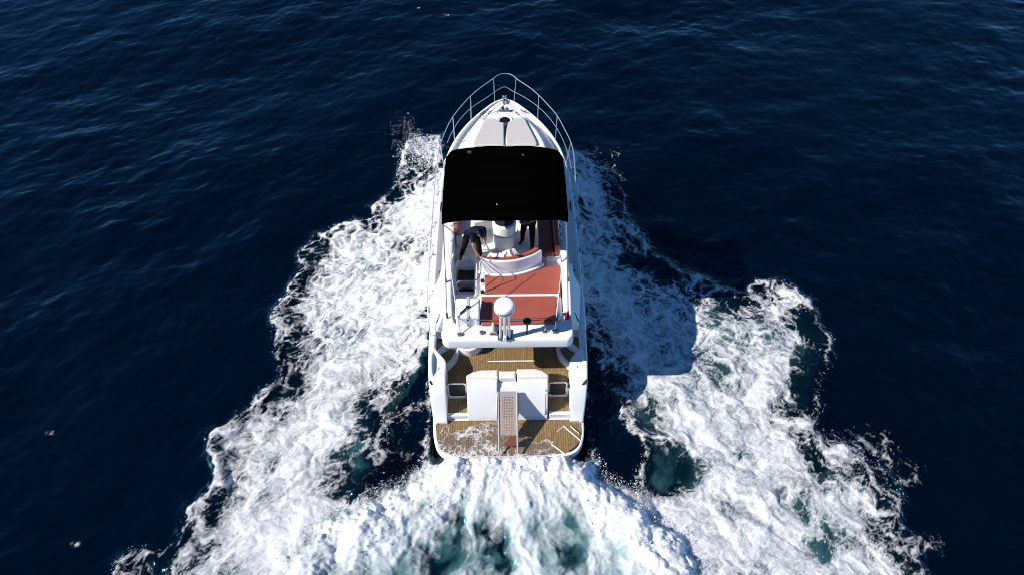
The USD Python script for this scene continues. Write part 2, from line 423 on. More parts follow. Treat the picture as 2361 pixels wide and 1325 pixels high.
TA -= blob(825, 1060, 0.6, 0.36) + blob(1045, 1240, 0.5, 0.3) + blob(1470, 945, 0.6, 0.36) + blob(1530, 1085, 0.6, 0.32) + blob(1610, 1090, 0.6, 0.25)
TA -= blob(1660, 750, 0.9, 0.50) + blob(1760, 770, 0.5, 0.35) + blob(1850, 830, 0.7, 0.50) + blob(1900, 1110, 0.6, 0.35) + blob(1400, 420, 0.6, 0.3) + blob(1430, 620, 1.0, 0.30) + blob(355, 1290, 0.4, 0.12)
TA -= blob(1890, 1265, 0.5, 0.5) + blob(700, 600, 0.8, 0.25) + blob(800, 1200, 0.6, 0.2) + blob(1440, 760, 1.2, 0.08) + blob(900, 960, 0.6, 0.25)
TA += blob(965, 350, 0.7, 0.45) + blob(940, 480, 1.2, 0.30) + blob(960, 640, 1.6, 0.25) + blob(930, 780, 1.3, 0.15) + blob(1780, 980, 1.2, 0.20) + blob(1820, 710, 0.5, 0.35) + blob(740, 1000, 1.2, 0.2) + blob(660, 1150, 1.0, 0.15)
lane = blob(905, 1000, 0.9, 0.34) + blob(940, 930, 0.8, 0.30) + blob(1400, 960, 0.5, 0.20)
hullside = np.exp(-((np.abs(wx) - 2.22 - 0.12 * q3) / 0.16) ** 2) * smoothstep(3.2, 2.4, wy) * np.where(wx < 0, 1.0, 0.75)
TC = smoothstep(-0.1, 0.5, sC) * (0.44 + 0.35 * big)
T = np.maximum(np.maximum(TA, TC), np.maximum(0.62 * hullside, lane * (1 + q3)))
vA = 1.28 * T - (0.36 * cA + 0.36 * cB + 0.24 * cC) - 0.42 * mid_ - 0.10
fA = 0.54 * smoothstep(-0.02, 0.66, vA) + smoothstep(0.0, 0.3, T) * veins * (0.16 + 0.26 * smoothstep(-0.25, 0.35, vA)) + 0.22 * wisp * smoothstep(0.1, 0.6, vA) + 0.24 * smoothstep(0.55, 1.15, vA)
fA = np.clip(fA * smoothstep(0.05, 0.27, fA), 0, 1)
fA = fA * np.maximum(np.maximum(smoothstep(-0.06, 0.03, np.maximum(sA, sC)), smoothstep(0.2, 0.6, hullside)), smoothstep(0.1, 0.3, lane))

# stern wash: churned, milky
th, rr_ = np.arctan2(wx, 3.2 - wy), np.hypot(wx, 3.2 - wy)
pa, pb = th * 5.5 + 0.30 * q1, rr_ * 0.75 + 0.35 * q2
ch = billow(pa * 0.8, pb, 4, 61, 0.55)
chb = billow(wx * 2.3 + 0.4 * q3, wy * 2.3 + 0.4 * q4, 4, 67, 0.6)
streak = fbm2(pa * 1.9 + 0.25 * q3, pb * 0.9, 5, 63, 0.6)
TS = smoothstep(-0.05, 0.35, sW)
holes = blob(1045, 1190, 0.26, 0.8) + blob(1005, 1300, 0.45, 1.0) + blob(1060, 1235, 0.35, 0.4) + blob(1150, 1275, 0.26, 1.0, 0.4) + blob(1160, 1230, 0.3, 0.3) + blob(1310, 1305, 0.35, 0.7) + blob(1290, 1240, 0.5, 0.25)
holes = np.clip(holes * (1 + 0.9 * streak + 0.6 * q3), 0, 1)
edgeness = 1 - smoothstep(0.3, 2.0, sW)
top_ = np.exp(-((wy + 0.7) / 0.8) ** 2)
fS = TS * np.clip(0.43 + 0.38 * edgeness + 0.34 * top_ + 0.85 * streak + 0.5 * (chb - .27) + 0.40 * mid_ + 0.30 * big + 0.25 * blob(1030, 1090, 1.0, 1.0) + 0.18 * wisp - 0.52 * holes - 0.22 * (0.6 * cA + 0.4 * cB) * (1 - edgeness) * (1 - top_), 0.0, 1)
foam = np.maximum(fA * (1 - TS * 0.8), fS)
milk = np.clip(0.30 * smoothstep(-0.1, 0.9, sA) + 0.22 * smoothstep(0.6, 2.2, sA) + 0.2 * big * (sA > 0), 0, 0.55)
milk = np.maximum(milk, TS * np.clip(0.90 + 0.4 * big + 0.4 * streak - 0.62 * holes, 0.25, 1))
milk = np.maximum(milk, (blob(825, 1060, 0.7, 0.50) + blob(1475, 950, 0.7, 0.55) + blob(1540, 1085, 0.8, 0.52)) * (0.8 + 0.8 * mid_) * smoothstep(-0.2, 0.3, sA))
milk += 0.10 * np.exp(-((wx + 2.9) ** 2 + (wy - 10.6) ** 2) / 1.0)

# heights
flat = smoothstep(-0.4, 0.3, np.maximum(sA, sW))
z = Z[i0:i1 + 1, j0:j1 + 1] * (1 - 0.3 * flat)
b1, b2, b3 = billow(ux * 0.7, uy * 0.8, 2, 81), billow(ux * 1.7, uy * 1.9, 3, 85), billow(ux * 5.0, uy * 5.0, 2, 89)
calm = smoothstep(-0.1, 0.8, sA)
z = z + 0.18 * np.exp(-((sA - 0.20) / 0.28) ** 2) * (0.6 + 0.6 * big) + calm * (0.22 * b1 + 0.055 * b2 * np.clip(TA + 0.2, 0.2, 1) + 0.010 * b3 + 0.03 * np.clip(vA, 0, 1) - 0.08)
bow = np.exp(-((wy - 10.2) / 2.2) ** 2) * np.exp(-((np.abs(wx) - 2.0) / 0.75) ** 2) * np.where(wx < 0, 1.0, 0.75)
z += bow * (0.40 + 0.25 * b2 + 0.10 * b3) + 0.35 * blob(960, 355, 0.75, 1.0) * (0.5 + 1.6 * chb) * smoothstep(-0.05, 0.15, sA)
trough = np.exp(-((np.abs(wx) - 2.6) / 0.55) ** 2) * smoothstep(4.5, 2.0, wy) * smoothstep(-1.2, 0.6, wy)
z += -0.10 * trough + 0.05 * trough * q3
rooster = np.exp(-((wy + 0.75) / 0.75) ** 2) * np.exp(-(wx / 1.9) ** 4)
arms = np.exp(-((sW - 0.75) / 0.55) ** 2)
z += smoothstep(-0.05, 0.6, sW) * (0.06 + 0.26 * ch + (0.03 + 0.09 * edgeness) * chb + 0.006 * b3 + 0.09 * streak + 0.34 * rooster + 0.22 * arms - 0.15 * holes)
under = smoothstep(2.08, 1.95, np.abs(wx)) * smoothstep(-0.12, 0.0, wy) * smoothstep(13.0, 12.0, wy)   # the hull and its platform press the water down
z = z * (1 - under) - 0.25 * under
Z[i0:i1 + 1, j0:j1 + 1] = z
FOAM[i0:i1 + 1, j0:j1 + 1] = np.clip(foam, 0, 1); MILK[i0:i1 + 1, j0:j1 + 1] = np.clip(milk, 0, 1)
# a few small whitecaps and flecks on open water
for px, py, r in ((114, 994, 0.06), (176, 1254, 0.055), (1030, 36, 0.08), (965, 22, 0.04)):
    c = at(px, py, 0)
    d = ((X - c[0]) / 2.0 + 0.2 * (Y - c[1])) ** 2 + (Y - c[1]) ** 2
    s_ = d < 9 * r * r
    FOAM[s_] = np.maximum(FOAM[s_], np.exp(-d[s_] / r ** 2 * 2) * smoothstep(0.0, 0.3, fbm2(X[s_] * 9, Y[s_] * 9, 2, 3) + 0.08))

dzx, dzy = np.gradient(Z, gx, gy)
NRM = np.stack([-dzx, -dzy, np.ones_like(Z)], -1); NRM /= np.linalg.norm(NRM, axis=-1, keepdims=True)
nx_, ny_ = X.shape
idx = np.arange(nx_ * ny_).reshape(nx_, ny_)
quads = np.stack([idx[:-1, :-1], idx[1:, :-1], idx[1:, 1:], idx[:-1, 1:]], -1).reshape(-1, 4)
reg = np.full(X.shape, -9.0); reg[i0:i1 + 1, j0:j1 + 1] = np.maximum(np.maximum(sA, sW), sC)
wake = gaussian_filter(np.where(reg > -0.08, 1.0, 0.0), 1.5) > 0.5
isw = wake.ravel()[quads].sum(1) >= 2
PTS = np.stack([X, Y, Z], -1).reshape(-1, 3)
def sheet(name, q, material, **kw):
    u, inv = np.unique(q.ravel(), return_inverse=True)
    p = path_for('/World', name)
    g = UsdGeom.Mesh.Define(stage, p)
    g.CreatePointsAttr(Vt.Vec3fArray.FromNumpy(PTS[u].astype(np.float32)))
    g.CreateFaceVertexCountsAttr(Vt.IntArray.FromNumpy(np.full(len(q), 4, np.int32)))
    g.CreateFaceVertexIndicesAttr(Vt.IntArray.FromNumpy(inv.astype(np.int32).ravel()))
    g.CreateSubdivisionSchemeAttr('none')
    g.CreateNormalsAttr(Vt.Vec3fArray.FromNumpy(NRM.reshape(-1, 3)[u].astype(np.float32))); g.SetNormalsInterpolation('vertex')
    for nm, arr in (('foam', FOAM), ('milk', MILK)):
        UsdGeom.PrimvarsAPI(g).CreatePrimvar(nm, Sdf.ValueTypeNames.FloatArray, 'vertex').Set(Vt.FloatArray.FromNumpy(arr.ravel()[u].astype(np.float32)))
    UsdShade.MaterialBindingAPI.Apply(g.GetPrim()).Bind(M[material])
    tag(g.GetPrim(), **kw)
sheet('sea', quads[~isw], 'sea', kind='structure', label='dark navy open sea with small wind waves')
sheet('wake_foam', quads[isw], 'sea', kind='stuff', label='churning white foam spreading in the wake on both sides and behind the yacht', category='foam')

# spray thrown up at the bow and along the edges of the wash
def spray():
    P, S = [], []
    def add(p, s): P.append(p); S.append(s)
    r = RNG
    def cloud(px, py, z, n, sx, sy, sz, s0, vx=0.0):
        c = at(px, py, z)
        p = r.normal(size=(n, 3)) * (sx, sy, sz); p[:, 2] = np.abs(p[:, 2])
        p[:, 0] += vx * p[:, 2]
        add(c + p, 0.8 * s0 * r.lognormal(0, 0.6, n))
    for k in range(22):
        cloud(935 + 60 * r.random(), 318 + 75 * r.random(), 0.15, 70, 0.10 + 0.12 * r.random(), 0.14, 0.10 + 0.28 * r.random(), 0.0105, -0.5)
    cloud(975, 345, 0.25, 700, 0.30, 0.30, 0.25, 0.011, -0.3)
    cloud(940, 300, 0.3, 120, 0.25, 0.30, 0.35, 0.010, -0.3)
    for k in range(10):
        cloud(1345 + 75 * r.random(), 360 + 40 * r.random(), 0.1, 40, 0.12, 0.12, 0.15, 0.010, 0.4)
    # along edges
    def edge(s, lo, hi, n, up, s0, f0=-1):
        c = np.argwhere((s > lo) & (s < hi) & (foam > f0))
        c = c[r.integers(0, len(c), n)]
        p = np.stack([wx[c[:, 0], c[:, 1]], wy[c[:, 0], c[:, 1]], z[c[:, 0], c[:, 1]]], 1)
        ok = ~((np.abs(p[:, 0]) < 2.15) & (p[:, 1] > -0.1))
        p = p[ok] + r.normal(size=(ok.sum(), 3)) * (0.05, 0.05, 0)
        p[:, 2] += r.exponential(up, len(p))
        add(p, s0 * r.lognormal(0, 0.5, len(p)))
    edge(sW, -0.15, 0.12, 9000, 0.06, 0.0058)
    edge(sW, 0.0, 1.6, 3000, 0.07, 0.007, 0.5)
    edge(sA, -0.06, 0.12, 3500, 0.02, 0.0058)
    p = np.vstack(P); s = np.concatenate(S)
    v0 = np.array([[1, 0, 0], [-1, 0, 0], [0, 1, 0], [0, -1, 0], [0, 0, 1], [0, 0, -1]], float)
    f0 = np.array([[0, 2, 4], [2, 1, 4], [1, 3, 4], [3, 0, 4], [2, 0, 5], [1, 2, 5], [3, 1, 5], [0, 3, 5]])
    st = np.clip(s, 0, 0.03)[:, None, None]
    v = p[:, None] + v0[None] * st * RNG.uniform(0.7, 1.3, (len(p), 6, 1))
    f = f0[None] + 6 * np.arange(len(p))[:, None, None]
    return mesh_of(v.reshape(-1, 3), f.reshape(-1, 3))
obj('/World', 'spray', spray(), 'droplet', smooth=True, kind='stuff', label='white spray droplets flying off the bow wave and the stern wash', category='spray')

# ================================================================ the yacht
Y_ = thing('motor_yacht', 'white flybridge motor yacht with black canopy and red cushions under way', 'yacht')

HB = PchipInterpolator([0.9, 1.6, 2.8, 4.0, 5.6, 7.0, 8.4, 9.5, 10.3, 10.85, 11.5, 12.0, 12.5, 12.9, 13.09], [1.99, 2.08, 2.13, 2.155, 2.16, 2.155, 2.13, 2.045, 1.90, 1.725, 1.43, 1.12, 0.735, 0.36, 0.02])
SH = PchipInterpolator([0.9, 1.08, 1.22, 1.42, 1.68, 2.0, 3.0, 4.4, 8.4, 11, 13.1], [0.36, 0.60, 0.95, 1.30, 1.52, 1.60, 1.66, 1.78, 1.95, 2.06, 2.16])
def hull_ring(y):
    b, s = float(HB(y)), float(SH(y))
    t = smoothstep(7.5, 13.0, y)
    bc = b * (0.93 - 0.50 * t); zc = min(-0.05 + 0.75 * t, s - 0.25); zk = -0.65 + 1.5 * float(smoothstep(10.5, 13.1, y))
    zk = min(zk, zc - 0.05)
    h = [(b - 0.085, s - 0.15), (b - 0.085, s + 0.01), (b - 0.04, s + 0.022), (b, s), (b + 0.004, s - 0.06), (b - 0.02, s - 0.09), (b * 0.985 - 0.1 * t * b, s - (s - zc) * 0.45), (bc + 0.02, zc + 0.04), (bc, zc), (bc * 0.5, (zc + zk) / 2), (0.0, zk)]
    right = [(x if x > 0.012 else 0.012, y, zz) for x, zz in h]
    left = [(-x, yy, zz) for x, yy, zz in right[::-1]]
    return right + left[1:]
ys = np.r_[np.linspace(0.92, 2.2, 16), np.linspace(2.5, 9.5, 22), np.linspace(9.7, 12.9, 26), 13.0, 13.06, 13.09]
hull = obj(Y_, 'hull', loft([hull_ring(y) for y in ys], False, False), 'gelcoat', 40)
obj(hull, 'transom', loft([[(-1.97, 0.93, -0.4), (1.97, 0.93, -0.4)], [(-1.97, 0.93, 0.35), (1.97, 0.93, 0.35)]], False, False), 'gelcoat')

# side decks and foredeck
def deck_mesh():
    parts = []
    for s in (-1, 1):
        yy = np.linspace(2.9, 4.5, 8)
        parts.append(loft([[(s * 1.45, y, SH(y) - 0.10), (s * (HB(y) - 0.09), y, SH(y) - 0.10)] for y in yy], False, False))
    yy = np.r_[np.linspace(4.5, 10, 14), np.linspace(10.3, 12.95, 18)]
    parts.append(loft([[(u * max(HB(y) - 0.085, 0.01), y, SH(y) - 0.13 + 0.07 * smoothstep(11.5, 12.6, y) + 0.05 * (1 - u * u)) for u in np.linspace(-1, 1, 13)] for y in yy], False, False))
    return join(*parts)
deck = obj(Y_, 'deck', deck_mesh(), 'nonskid', 40)

# raised foredeck trunk with two beige sunpads and a round hatch
TR = [(1.50, 8.6), (1.46, 9.5), (1.36, 10.2), (1.17, 10.9), (0.90, 11.5), (0.52, 12.0), (0.2, 12.2)]
def trunk_z(v):
    v = v.copy(); top = v[:, 2] > 2.2
    v[top, 2] += -0.10 * (v[top, 1] - 9.5); v[top, 0] *= 0.97
    return v
trunk = obj(deck, 'foredeck_trunk', slab(rpoly(TR + [(-x, y) for x, y in TR[::-1]], 0.1, 0.2), 1.80, 2.52, 0.09, 5, trunk_z), 'gelcoat', 50)
tz = lambda x, y: 2.52 - 0.10 * (y - 9.5)
def on_trunk(v):
    v = v.copy(); v[:, 2] += tz(v[:, 0], v[:, 1]); return v
for s in (-1, 1):
    pad = [(s * 0.02, 9.93), (s * 1.06, 9.93), (s * 1.02, 10.25), (s * 0.80, 11.15), (s * 0.70, 11.58), (s * 0.40, 11.60), (s * 0.24, 11.50), (s * 0.16, 11.36), (s * 0.02, 11.32)]
    obj(deck, 'sunpad', slab(rpoly(pad, 0.06, 0.12), -0.03, 0.085, 0.045, 4, on_trunk), 'beige_vinyl', 60)
h0 = np.array([0.0, 11.50, tz(0, 11.5) + 0.0])
hatch = obj(deck, 'deck_hatch', lathe([(0.275, -0.05), (0.275, 0.05), (0.245, 0.065), (0.225, 0.05)], h0, 28), 'white_plastic', 30)
obj(hatch, 'hatch_glass', lathe([(0.228, 0.0), (0.228, 0.045), (0.12, 0.058)], h0, 28), 'dark_glass', 50)
obj(deck, 'pad_stud', lathe([(0.05, 0), (0.05, 0.06), (0.03, 0.085)], (-0.02, 9.82, tz(0, 9.82) + 0.0), 16), 'white_plastic')
obj(deck, 'pad_gap_seam', box(-0.014, 0.014, 9.95, 11.28, 2.42, 2.505), 'near_black', False)
# anchor windlass, cleats, bollards, anchor roller
dz = lambda y: float(SH(y)) - 0.02
wl = obj(deck, 'anchor_windlass', join(box(-0.11, 0.09, 12.28, 12.44, dz(12.3), dz(12.3) + 0.09, 0.03), disc((0.07, 12.36, dz(12.3)), 0.06, 0.15), tube([(-0.1, 12.36, dz(12.3) + .06), (-0.19, 12.33, dz(12.3) + .06)], 0.035)), 'grey_metal')
obj(wl, 'windlass_gypsy', disc((-0.06, 12.45, dz(12.4)), 0.05, 0.12), 'black_rubber')
obj(deck, 'anchor_roller', join(box(-0.07, -0.04, 12.75, 13.22, dz(13), dz(13) + 0.07), box(0.04, 0.07, 12.75, 13.22, dz(13), dz(13) + 0.07), tube([(-0.05, 13.15, dz(13) + .04), (0.05, 13.15, dz(13) + .04)], 0.035)), 'stainless')
def cleat(parent, x, y, z, a, L=0.12):
    d = np.array([math.cos(a), math.sin(a), 0]); c = np.array([x, y, z])
    obj(parent, 'mooring_cleat', join(tube([c - d * L + (0, 0, .055), c - d * L * .6 + (0, 0, .065), c + d * L * .6 + (0, 0, .065), c + d * L + (0, 0, .055)], [0.009, 0.016, 0.016, 0.009]), tube([c - d * 0.05, c - d * 0.05 + (0, 0, .065)], 0.013), tube([c + d * 0.05, c + d * 0.05 + (0, 0, .065)], 0.013)), 'grey_metal')
for s in (-1, 1):
    cleat(deck, s * 0.62, 12.35, dz(12.3), math.radians(90 + s * 38))
    cleat(deck, s * 2.0, 7.6, dz(7.6) - .03, math.pi / 2)
for q in ((0.14, 12.52), (0.30, 12.44), (0.40, 12.32), (0.26, 12.22), (0.05, 12.20), (0.46, 12.22)):
    obj(deck, 'deck_fitting', disc((q[0], q[1], dz(12.3) - 0.01), 0.028, 0.03, 12), 'grey_metal')
for s in (-1, 1):
    obj(deck, 'bow_fairlead', box(s * 0.80 - 0.14, s * 0.80 + 0.14, 12.28, 12.34, dz(12.3), dz(12.3) + 0.03, 0.014).apply_transform(trimesh.transformations.rotation_matrix(-s * math.radians(50), (0, 0, 1), (s * 0.80, 12.31, 0))), 'grey_metal')
    obj(deck, 'side_vent', box(s * 2.03 - 0.022, s * 2.03 + 0.022, 7.52, 7.9, dz(7.7) - 0.02, dz(7.7) + 0.02), 'near_black', False)
    obj(deck, 'deck_filler', disc((s * 1.95, 5.1, dz(5.1) - .03), 0.05, 0.02, 14), 'grey_metal')
obj(deck, 'deck_seam', join(*[tube(curve([(s * (HB(y) - 0.32), y, dz(y) + 0.002 + 0.05 * (1 - ((HB(y) - .32) / HB(y)) ** 2) - 0.04) for y in (10.0, 10.6, 11.2, 11.7, 12.1)], 20), 0.006, 5) for s in (-1, 1)]), 'grey_metal')

# deckhouse with windscreen and side windows, mostly under the flybridge
H0 = [(1.50, 4.4), (1.50, 8.3), (1.38, 9.3), (1.0, 9.75)]; H1 = [(1.44, 4.4), (1.44, 8.0), (1.25, 8.55), (0.85, 8.8)]; H2 = [(1.40, 4.4), (1.40, 7.6), (1.12, 7.75), (0.7, 7.85)]
rg = lambda h, z: [(x, y, z) for x, y in h] + [(-x, y, z) for x, y in h[::-1]]
house = obj(Y_, 'deckhouse', loft([rg(H0, 1.72), rg(H0, 2.25), rg(H1, 2.66), rg(H2, 2.90)]), 'gelcoat', 25)
def panel(a, b, c, d, t=0.012):
    q = np.array([a, b, c, d], float); n = np.cross(q[1] - q[0], q[3] - q[0]); n /= np.linalg.norm(n)
    return loft([q - n * 0.004, q + n * t])
lerp3 = lambda p, q, t: tuple(np.array(p) * (1 - t) + np.array(q) * t)
fr = [lerp3((x, 9.75, 2.25), (x * .75, 8.25, 2.78), 0.5) for x in (-0.9, -0.32, -0.28, 0.28, 0.32, 0.9)]
for a, b in ((-0.92, -0.33), (-0.29, 0.29), (0.33, 0.92)):
    obj(house, 'windscreen_pane', panel((a, 9.66, 2.31), (b, 9.66, 2.31), (b * .88, 8.92, 2.64), (a * .88, 8.92, 2.64)), 'dark_glass', False)
for s in (-1, 1):
    for y0, y1 in ((4.9, 6.2), (6.3, 7.7)):
        p = [(s * 1.487, y0, 2.31), (s * 1.487, y1, 2.31), (s * 1.447, y1 - .05, 2.60), (s * 1.447, y0 + .1, 2.60)]
        obj(house, 'side_window', panel(*(p if s > 0 else [p[1], p[0], p[3], p[2]])), 'dark_glass', False)

# cockpit: liner, teak floor of separate planks, doors into the saloon
for s in (-1, 1):
    yy = np.r_[np.linspace(0.95, 2.2, 16), np.linspace(2.26, 2.6, 7), np.linspace(2.8, 3.9, 6)]
    def ring(y):
        b, q = float(HB(y)), float(SH(y)); w = float(smoothstep(1.62, 1.9, y)) * 0.10
        lo = 0.34 if y < 1.04 else (0.50 if y < 1.7 else 0.90)
        xi = 1.64 + 0.30 * float(smoothstep(2.12, 2.55, y)); w *= 1 - float(smoothstep(2.2, 2.5, y))
        return [(s * (b - 0.02), y, q - 0.05), (s * (b - 0.03), y, q + 0.012), (s * (b - 0.10), y, q + 0.03), (s * (b - 0.13), y, q + 0.02 - w * .6), (s * (b - 0.15), y, q + 0.03 - w), (s * (xi + 0.05), y, q + 0.03 - w), (s * (xi + .01), y, q + 0.01 - w), (s * xi, y, q - 0.04 - w), (s * xi, y, min(lo, q - 0.06 - w))]
    qc = obj(hull, 'quarter_coaming', loft([ring(y) for y in yy], False, False), 'gelcoat', 45)
    obj(qc, 'coaming_end', loft([[(s * 1.64, 0.95, 0.30), (s * 1.97, 0.95, 0.30)], [(s * 1.64, 0.95, 0.44), (s * 1.97, 0.95, 0.44)]], False, False), 'gelcoat')
    cleat(hull, s * 1.83, 2.02, 1.45, math.pi / 2, 0.13)
    obj(qc, 'hawse_fitting', disc((s * 1.82, 2.28, 1.44), 0.045, 0.04, 16), 'grey_metal')
    obj(qc, 'rope_bollard', disc((s * 1.80, 1.80, 1.42), 0.05, 0.09, 16, 0.04), 'grey_metal')
    va, vb = (at(990, 876, 1.50), at(1001, 888, 1.34)) if s < 0 else (at(1354, 873, 1.50), at(1341, 887, 1.34))
    obj(qc, 'hull_vent', tube(curve([va, (va + vb) / 2 + (s * 0.01, -.02, .03), vb], 8), np.array([.012, .022, .028, .032, .032, .028, .022, .012])), 'near_black')
floor = obj(Y_, 'cockpit_floor', box(-1.74, 1.74, 1.66, 4.4, 0.86, 0.938), 'caulk', False)
for x in (-1.37, 1.345):
    obj(floor, 'passage_floor', box(x - 0.29, x + 0.29, 1.18, 1.655, 0.4, 0.492), 'caulk', False)
    obj(floor, 'passage_step', box(x - 0.29, x + 0.29, 1.645, 1.66, 0.45, 0.955), 'gelcoat', False)
def planks(parent, inside, pitch, z, x0, x1, gap=0.007, h=0.012):
    n = int(round((x1 - x0) / pitch)); pitch = (x1 - x0) / n
    for k in range(n):
        a, b = x0 + k * pitch + gap / 2, x0 + (k + 1) * pitch - gap / 2
        for ya0, ya1, yb0, yb1 in inside(a, b):
            q0 = [(a, ya0), (b, yb0), (b, yb1), (a, ya1)]
            obj(parent, 'plank', loft([[(x, y, z - 0.004) for x, y in q0], [(x, y, z + h) for x, y in q0]]), 'teak', False)
def floor_span(a, b):
    m = (a + b) / 2
    y0 = 1.675 if abs(m) > 1.06 else 1.9
    y1 = 3.7 if not -0.93 < m < -0.2 else 3.7
    return [(y0, y1, y0, y1)]
planks(floor, floor_span, 0.0508, 0.938, -1.63, 1.63)
for x0, x1 in ((-1.64, -1.10), (1.055, 1.63)):
    planks(floor, lambda a, b: [(1.20, 1.64, 1.20, 1.64)], 0.0508, 0.492, x0, x1)
obj(floor, 'hatch_trim', box(-0.56, 0.76, 2.52, 2.55, 0.945, 0.957), 'white_plastic', False)
for x, y in ((-0.46, 2.93), (0.75, 2.63)):
    obj(floor, 'hatch_latch', box(x - .05, x + .05, y - .02, y + .02, 0.945, 0.965, 0.008), 'black_rubber')
for x in (-1.36, 1.36):
    obj(hull, 'transom_sill', box(x - 0.275, x + 0.275, 1.09, 1.195, 0.30, 0.518, 0.012), 'gelcoat')
bulk = obj(house, 'saloon_bulkhead', box(-1.5, 1.5, 4.36, 4.40, 0.9, 2.8), 'gelcoat', False)
for a, b in ((-0.95, -0.02), (0.02, 0.95)):
    obj(bulk, 'door_pane', box(a, b, 4.345, 4.357, 1.0, 2.65), 'dark_glass', False)
# moulded steps up to the side decks, with teak treads
for s in (-1, 1):
    cr = lambda pts, zz: [tuple(at(980 + a / 6.213, 660 + b / 6.213, zz)[:2] * (s, 1)) for a, b in pts]
    st = obj(hull, 'side_step', slab(rpoly(cr([(1880, 820), (1892, 900), (1925, 985), (1985, 1055), (2062, 1120), (2235, 1000)], 1.20) + [(s * 2.04, 3.7), (s * 1.42, 3.7)], 0.015), 0.9, 1.20, 0.02), 'gelcoat')
    obj(st, 'step_tread', slab(rpoly(cr([(1930, 895), (1965, 965), (2010, 1025), (2068, 1072), (2190, 985), (2100, 925), (2010, 872)], 1.20), 0.004), 1.195, 1.212, 0.004), 'teak')
    st2 = obj(hull, 'side_step', slab(rpoly(cr([(2040, 740), (2060, 815), (2140, 865), (2250, 950)], 1.46) + [(s * 2.05, 3.7), (s * 1.6, 3.7)], 0.015), 0.9, 1.46, 0.02), 'gelcoat')
    obj(st2, 'step_tread', slab(rpoly(cr([(2075, 785), (2150, 840), (2240, 915), (2236, 748), (2095, 700)], 1.46), 0.004), 1.455, 1.472, 0.004), 'teak')
    # wing between flybridge and side deck, with two dark louvres
    yy = np.linspace(3.0, 4.45, 8)
    wg = obj(house, 'side_wing', loft([[(s * 1.50, y, 2.85), (s * (1.56 + .03 * k), y, 2.80), (s * (1.74 + .02 * k), y, 2.3), (s * (1.93 + .03 * k), y, 1.72), (s * 1.50, y, 1.70)] for k, y in enumerate(yy * 0 + yy)]), 'gelcoat', 40)
    for y in (3.25, 3.55):
        obj(wg, 'louvre', tube([(s * 1.80, y + .02, 2.17), (s * 1.93, y - .03, 1.86)], 0.022, 8), 'near_black')
# round bottom step of the flybridge stair
sb = obj(floor, 'stair_base', slab(rpoly([(-1.10 + 0.42 * math.cos(t), 3.12 + 0.42 * math.sin(t)) for t in np.linspace(math.pi * .92, 2.08 * math.pi, 26)], 0), 0.94, 1.18, 0.02), 'gelcoat')
obj(sb, 'stair_rim', join(*[tube([(-1.10 + 0.40 * math.cos(t), 3.12 + 0.40 * math.sin(t), 1.24) for t in np.linspace(math.pi * .95, 2.05 * math.pi, 24)], 0.045)]), 'gelcoat')
obj(sb, 'stair_tread', slab(rpoly([(-1.10 + 0.33 * math.cos(t), 3.10 + 0.33 * math.sin(t)) for t in np.linspace(math.pi, 2 * math.pi, 24)], 0), 1.17, 1.20, 0.005), 'teak')

# transom block with the aft bench, passerelle and gates
TP = [(1.68, 0.90), (1.68, 1.40), (1.64, 1.45), (1.58, 1.455), (1.48, 1.38), (1.30, 1.05), (1.12, 0.62), (1.04, 0.36), (1.04, 0.30)]
def tblock(x0, x1, drop=0.0):
    e = 0.03
    rings = []
    for x, sh in ((x0, e), (x0 + e * .3, e * .3), (x0 + e, 0), (x1 - e, 0), (x1 - e * .3, e * .3), (x1, e)):
        rings.append([(x, y + (sh if y < 1.5 else 0), zz - drop * (zz > 1) - sh * .6 * (zz > 1)) for y, zz in TP])
    return loft(rings)
tb = obj(hull, 'transom_block', tblock(-1.09, -0.285), 'gelcoat', 50)
obj(hull, 'transom_block', tblock(0.24, 1.045), 'gelcoat', 50)
obj(hull, 'passerelle_housing', tblock(-0.283, 0.238, 0.13), 'gelcoat', 50)
obj(hull, 'passerelle_recess', loft([[(x, 1.33, 1.19), (x, 1.12, 0.70), (x, 1.04, 0.40), (x, 1.036, 0.40), (x, 1.10, 0.72), (x, 1.30, 1.21)] for x in (-0.25, 0.205)]), 'near_black', False)  # added dark panel that puts shade behind the grating holes
bench = obj(Y_, 'aft_bench', slab(rpoly([(-1.05, 1.69), (1.0, 1.69), (1.0, 1.98), (0.9, 2.04), (-0.95, 2.04), (-1.05, 1.98)], 0.05, 0.2), 0.95, 1.18, 0.03), 'gelcoat')
obj(bench, 'seat_cushion', slab(rpoly([(-1.0, 1.85), (0.95, 1.85), (0.95, 1.96), (0.88, 2.02), (-0.93, 2.02), (-1.0, 1.96)], 0.05, 0.2), 1.182, 1.26, 0.04), 'cream_vinyl', 60)
for pl in ([(-1.11, 1.655), (-0.26, 1.63), (-0.26, 1.90), (-0.72, 1.90), (-0.95, 1.83), (-1.09, 1.74)], [(-0.235, 1.63), (0.205, 1.63), (0.205, 1.86), (-0.235, 1.86)], [(0.23, 1.63), (1.07, 1.655), (1.05, 1.74), (0.92, 1.85), (0.72, 1.92), (0.23, 1.92)]):
    bk = obj(bench, 'backrest_cushion', slab(rpoly(pl, 0.03, 0.08), 1.2, 1.53, 0.055, 4), 'cream_vinyl', 60)
obj(bk, 'piping', tube([(0.26, 1.80, 1.535), (0.70, 1.80, 1.535), (0.86, 1.74, 1.533), (0.93, 1.70, 1.525)], 0.007, 6), 'cream_vinyl')
pas = obj(hull, 'passerelle_frame', join(*[tube([(x, 1.33, 1.34), (x, 0.02, 0.46)], 0.024, 10) for x in (-0.262, 0.222)], loft([[(-0.25, 1.33, 1.30), (0.21, 1.33, 1.30), (0.21, 1.33, 1.345), (-0.25, 1.33, 1.345)], [(-0.25, 1.22, 1.226), (0.21, 1.22, 1.226), (0.21, 1.22, 1.271), (-0.25, 1.22, 1.271)]])), 'satin_alloy')
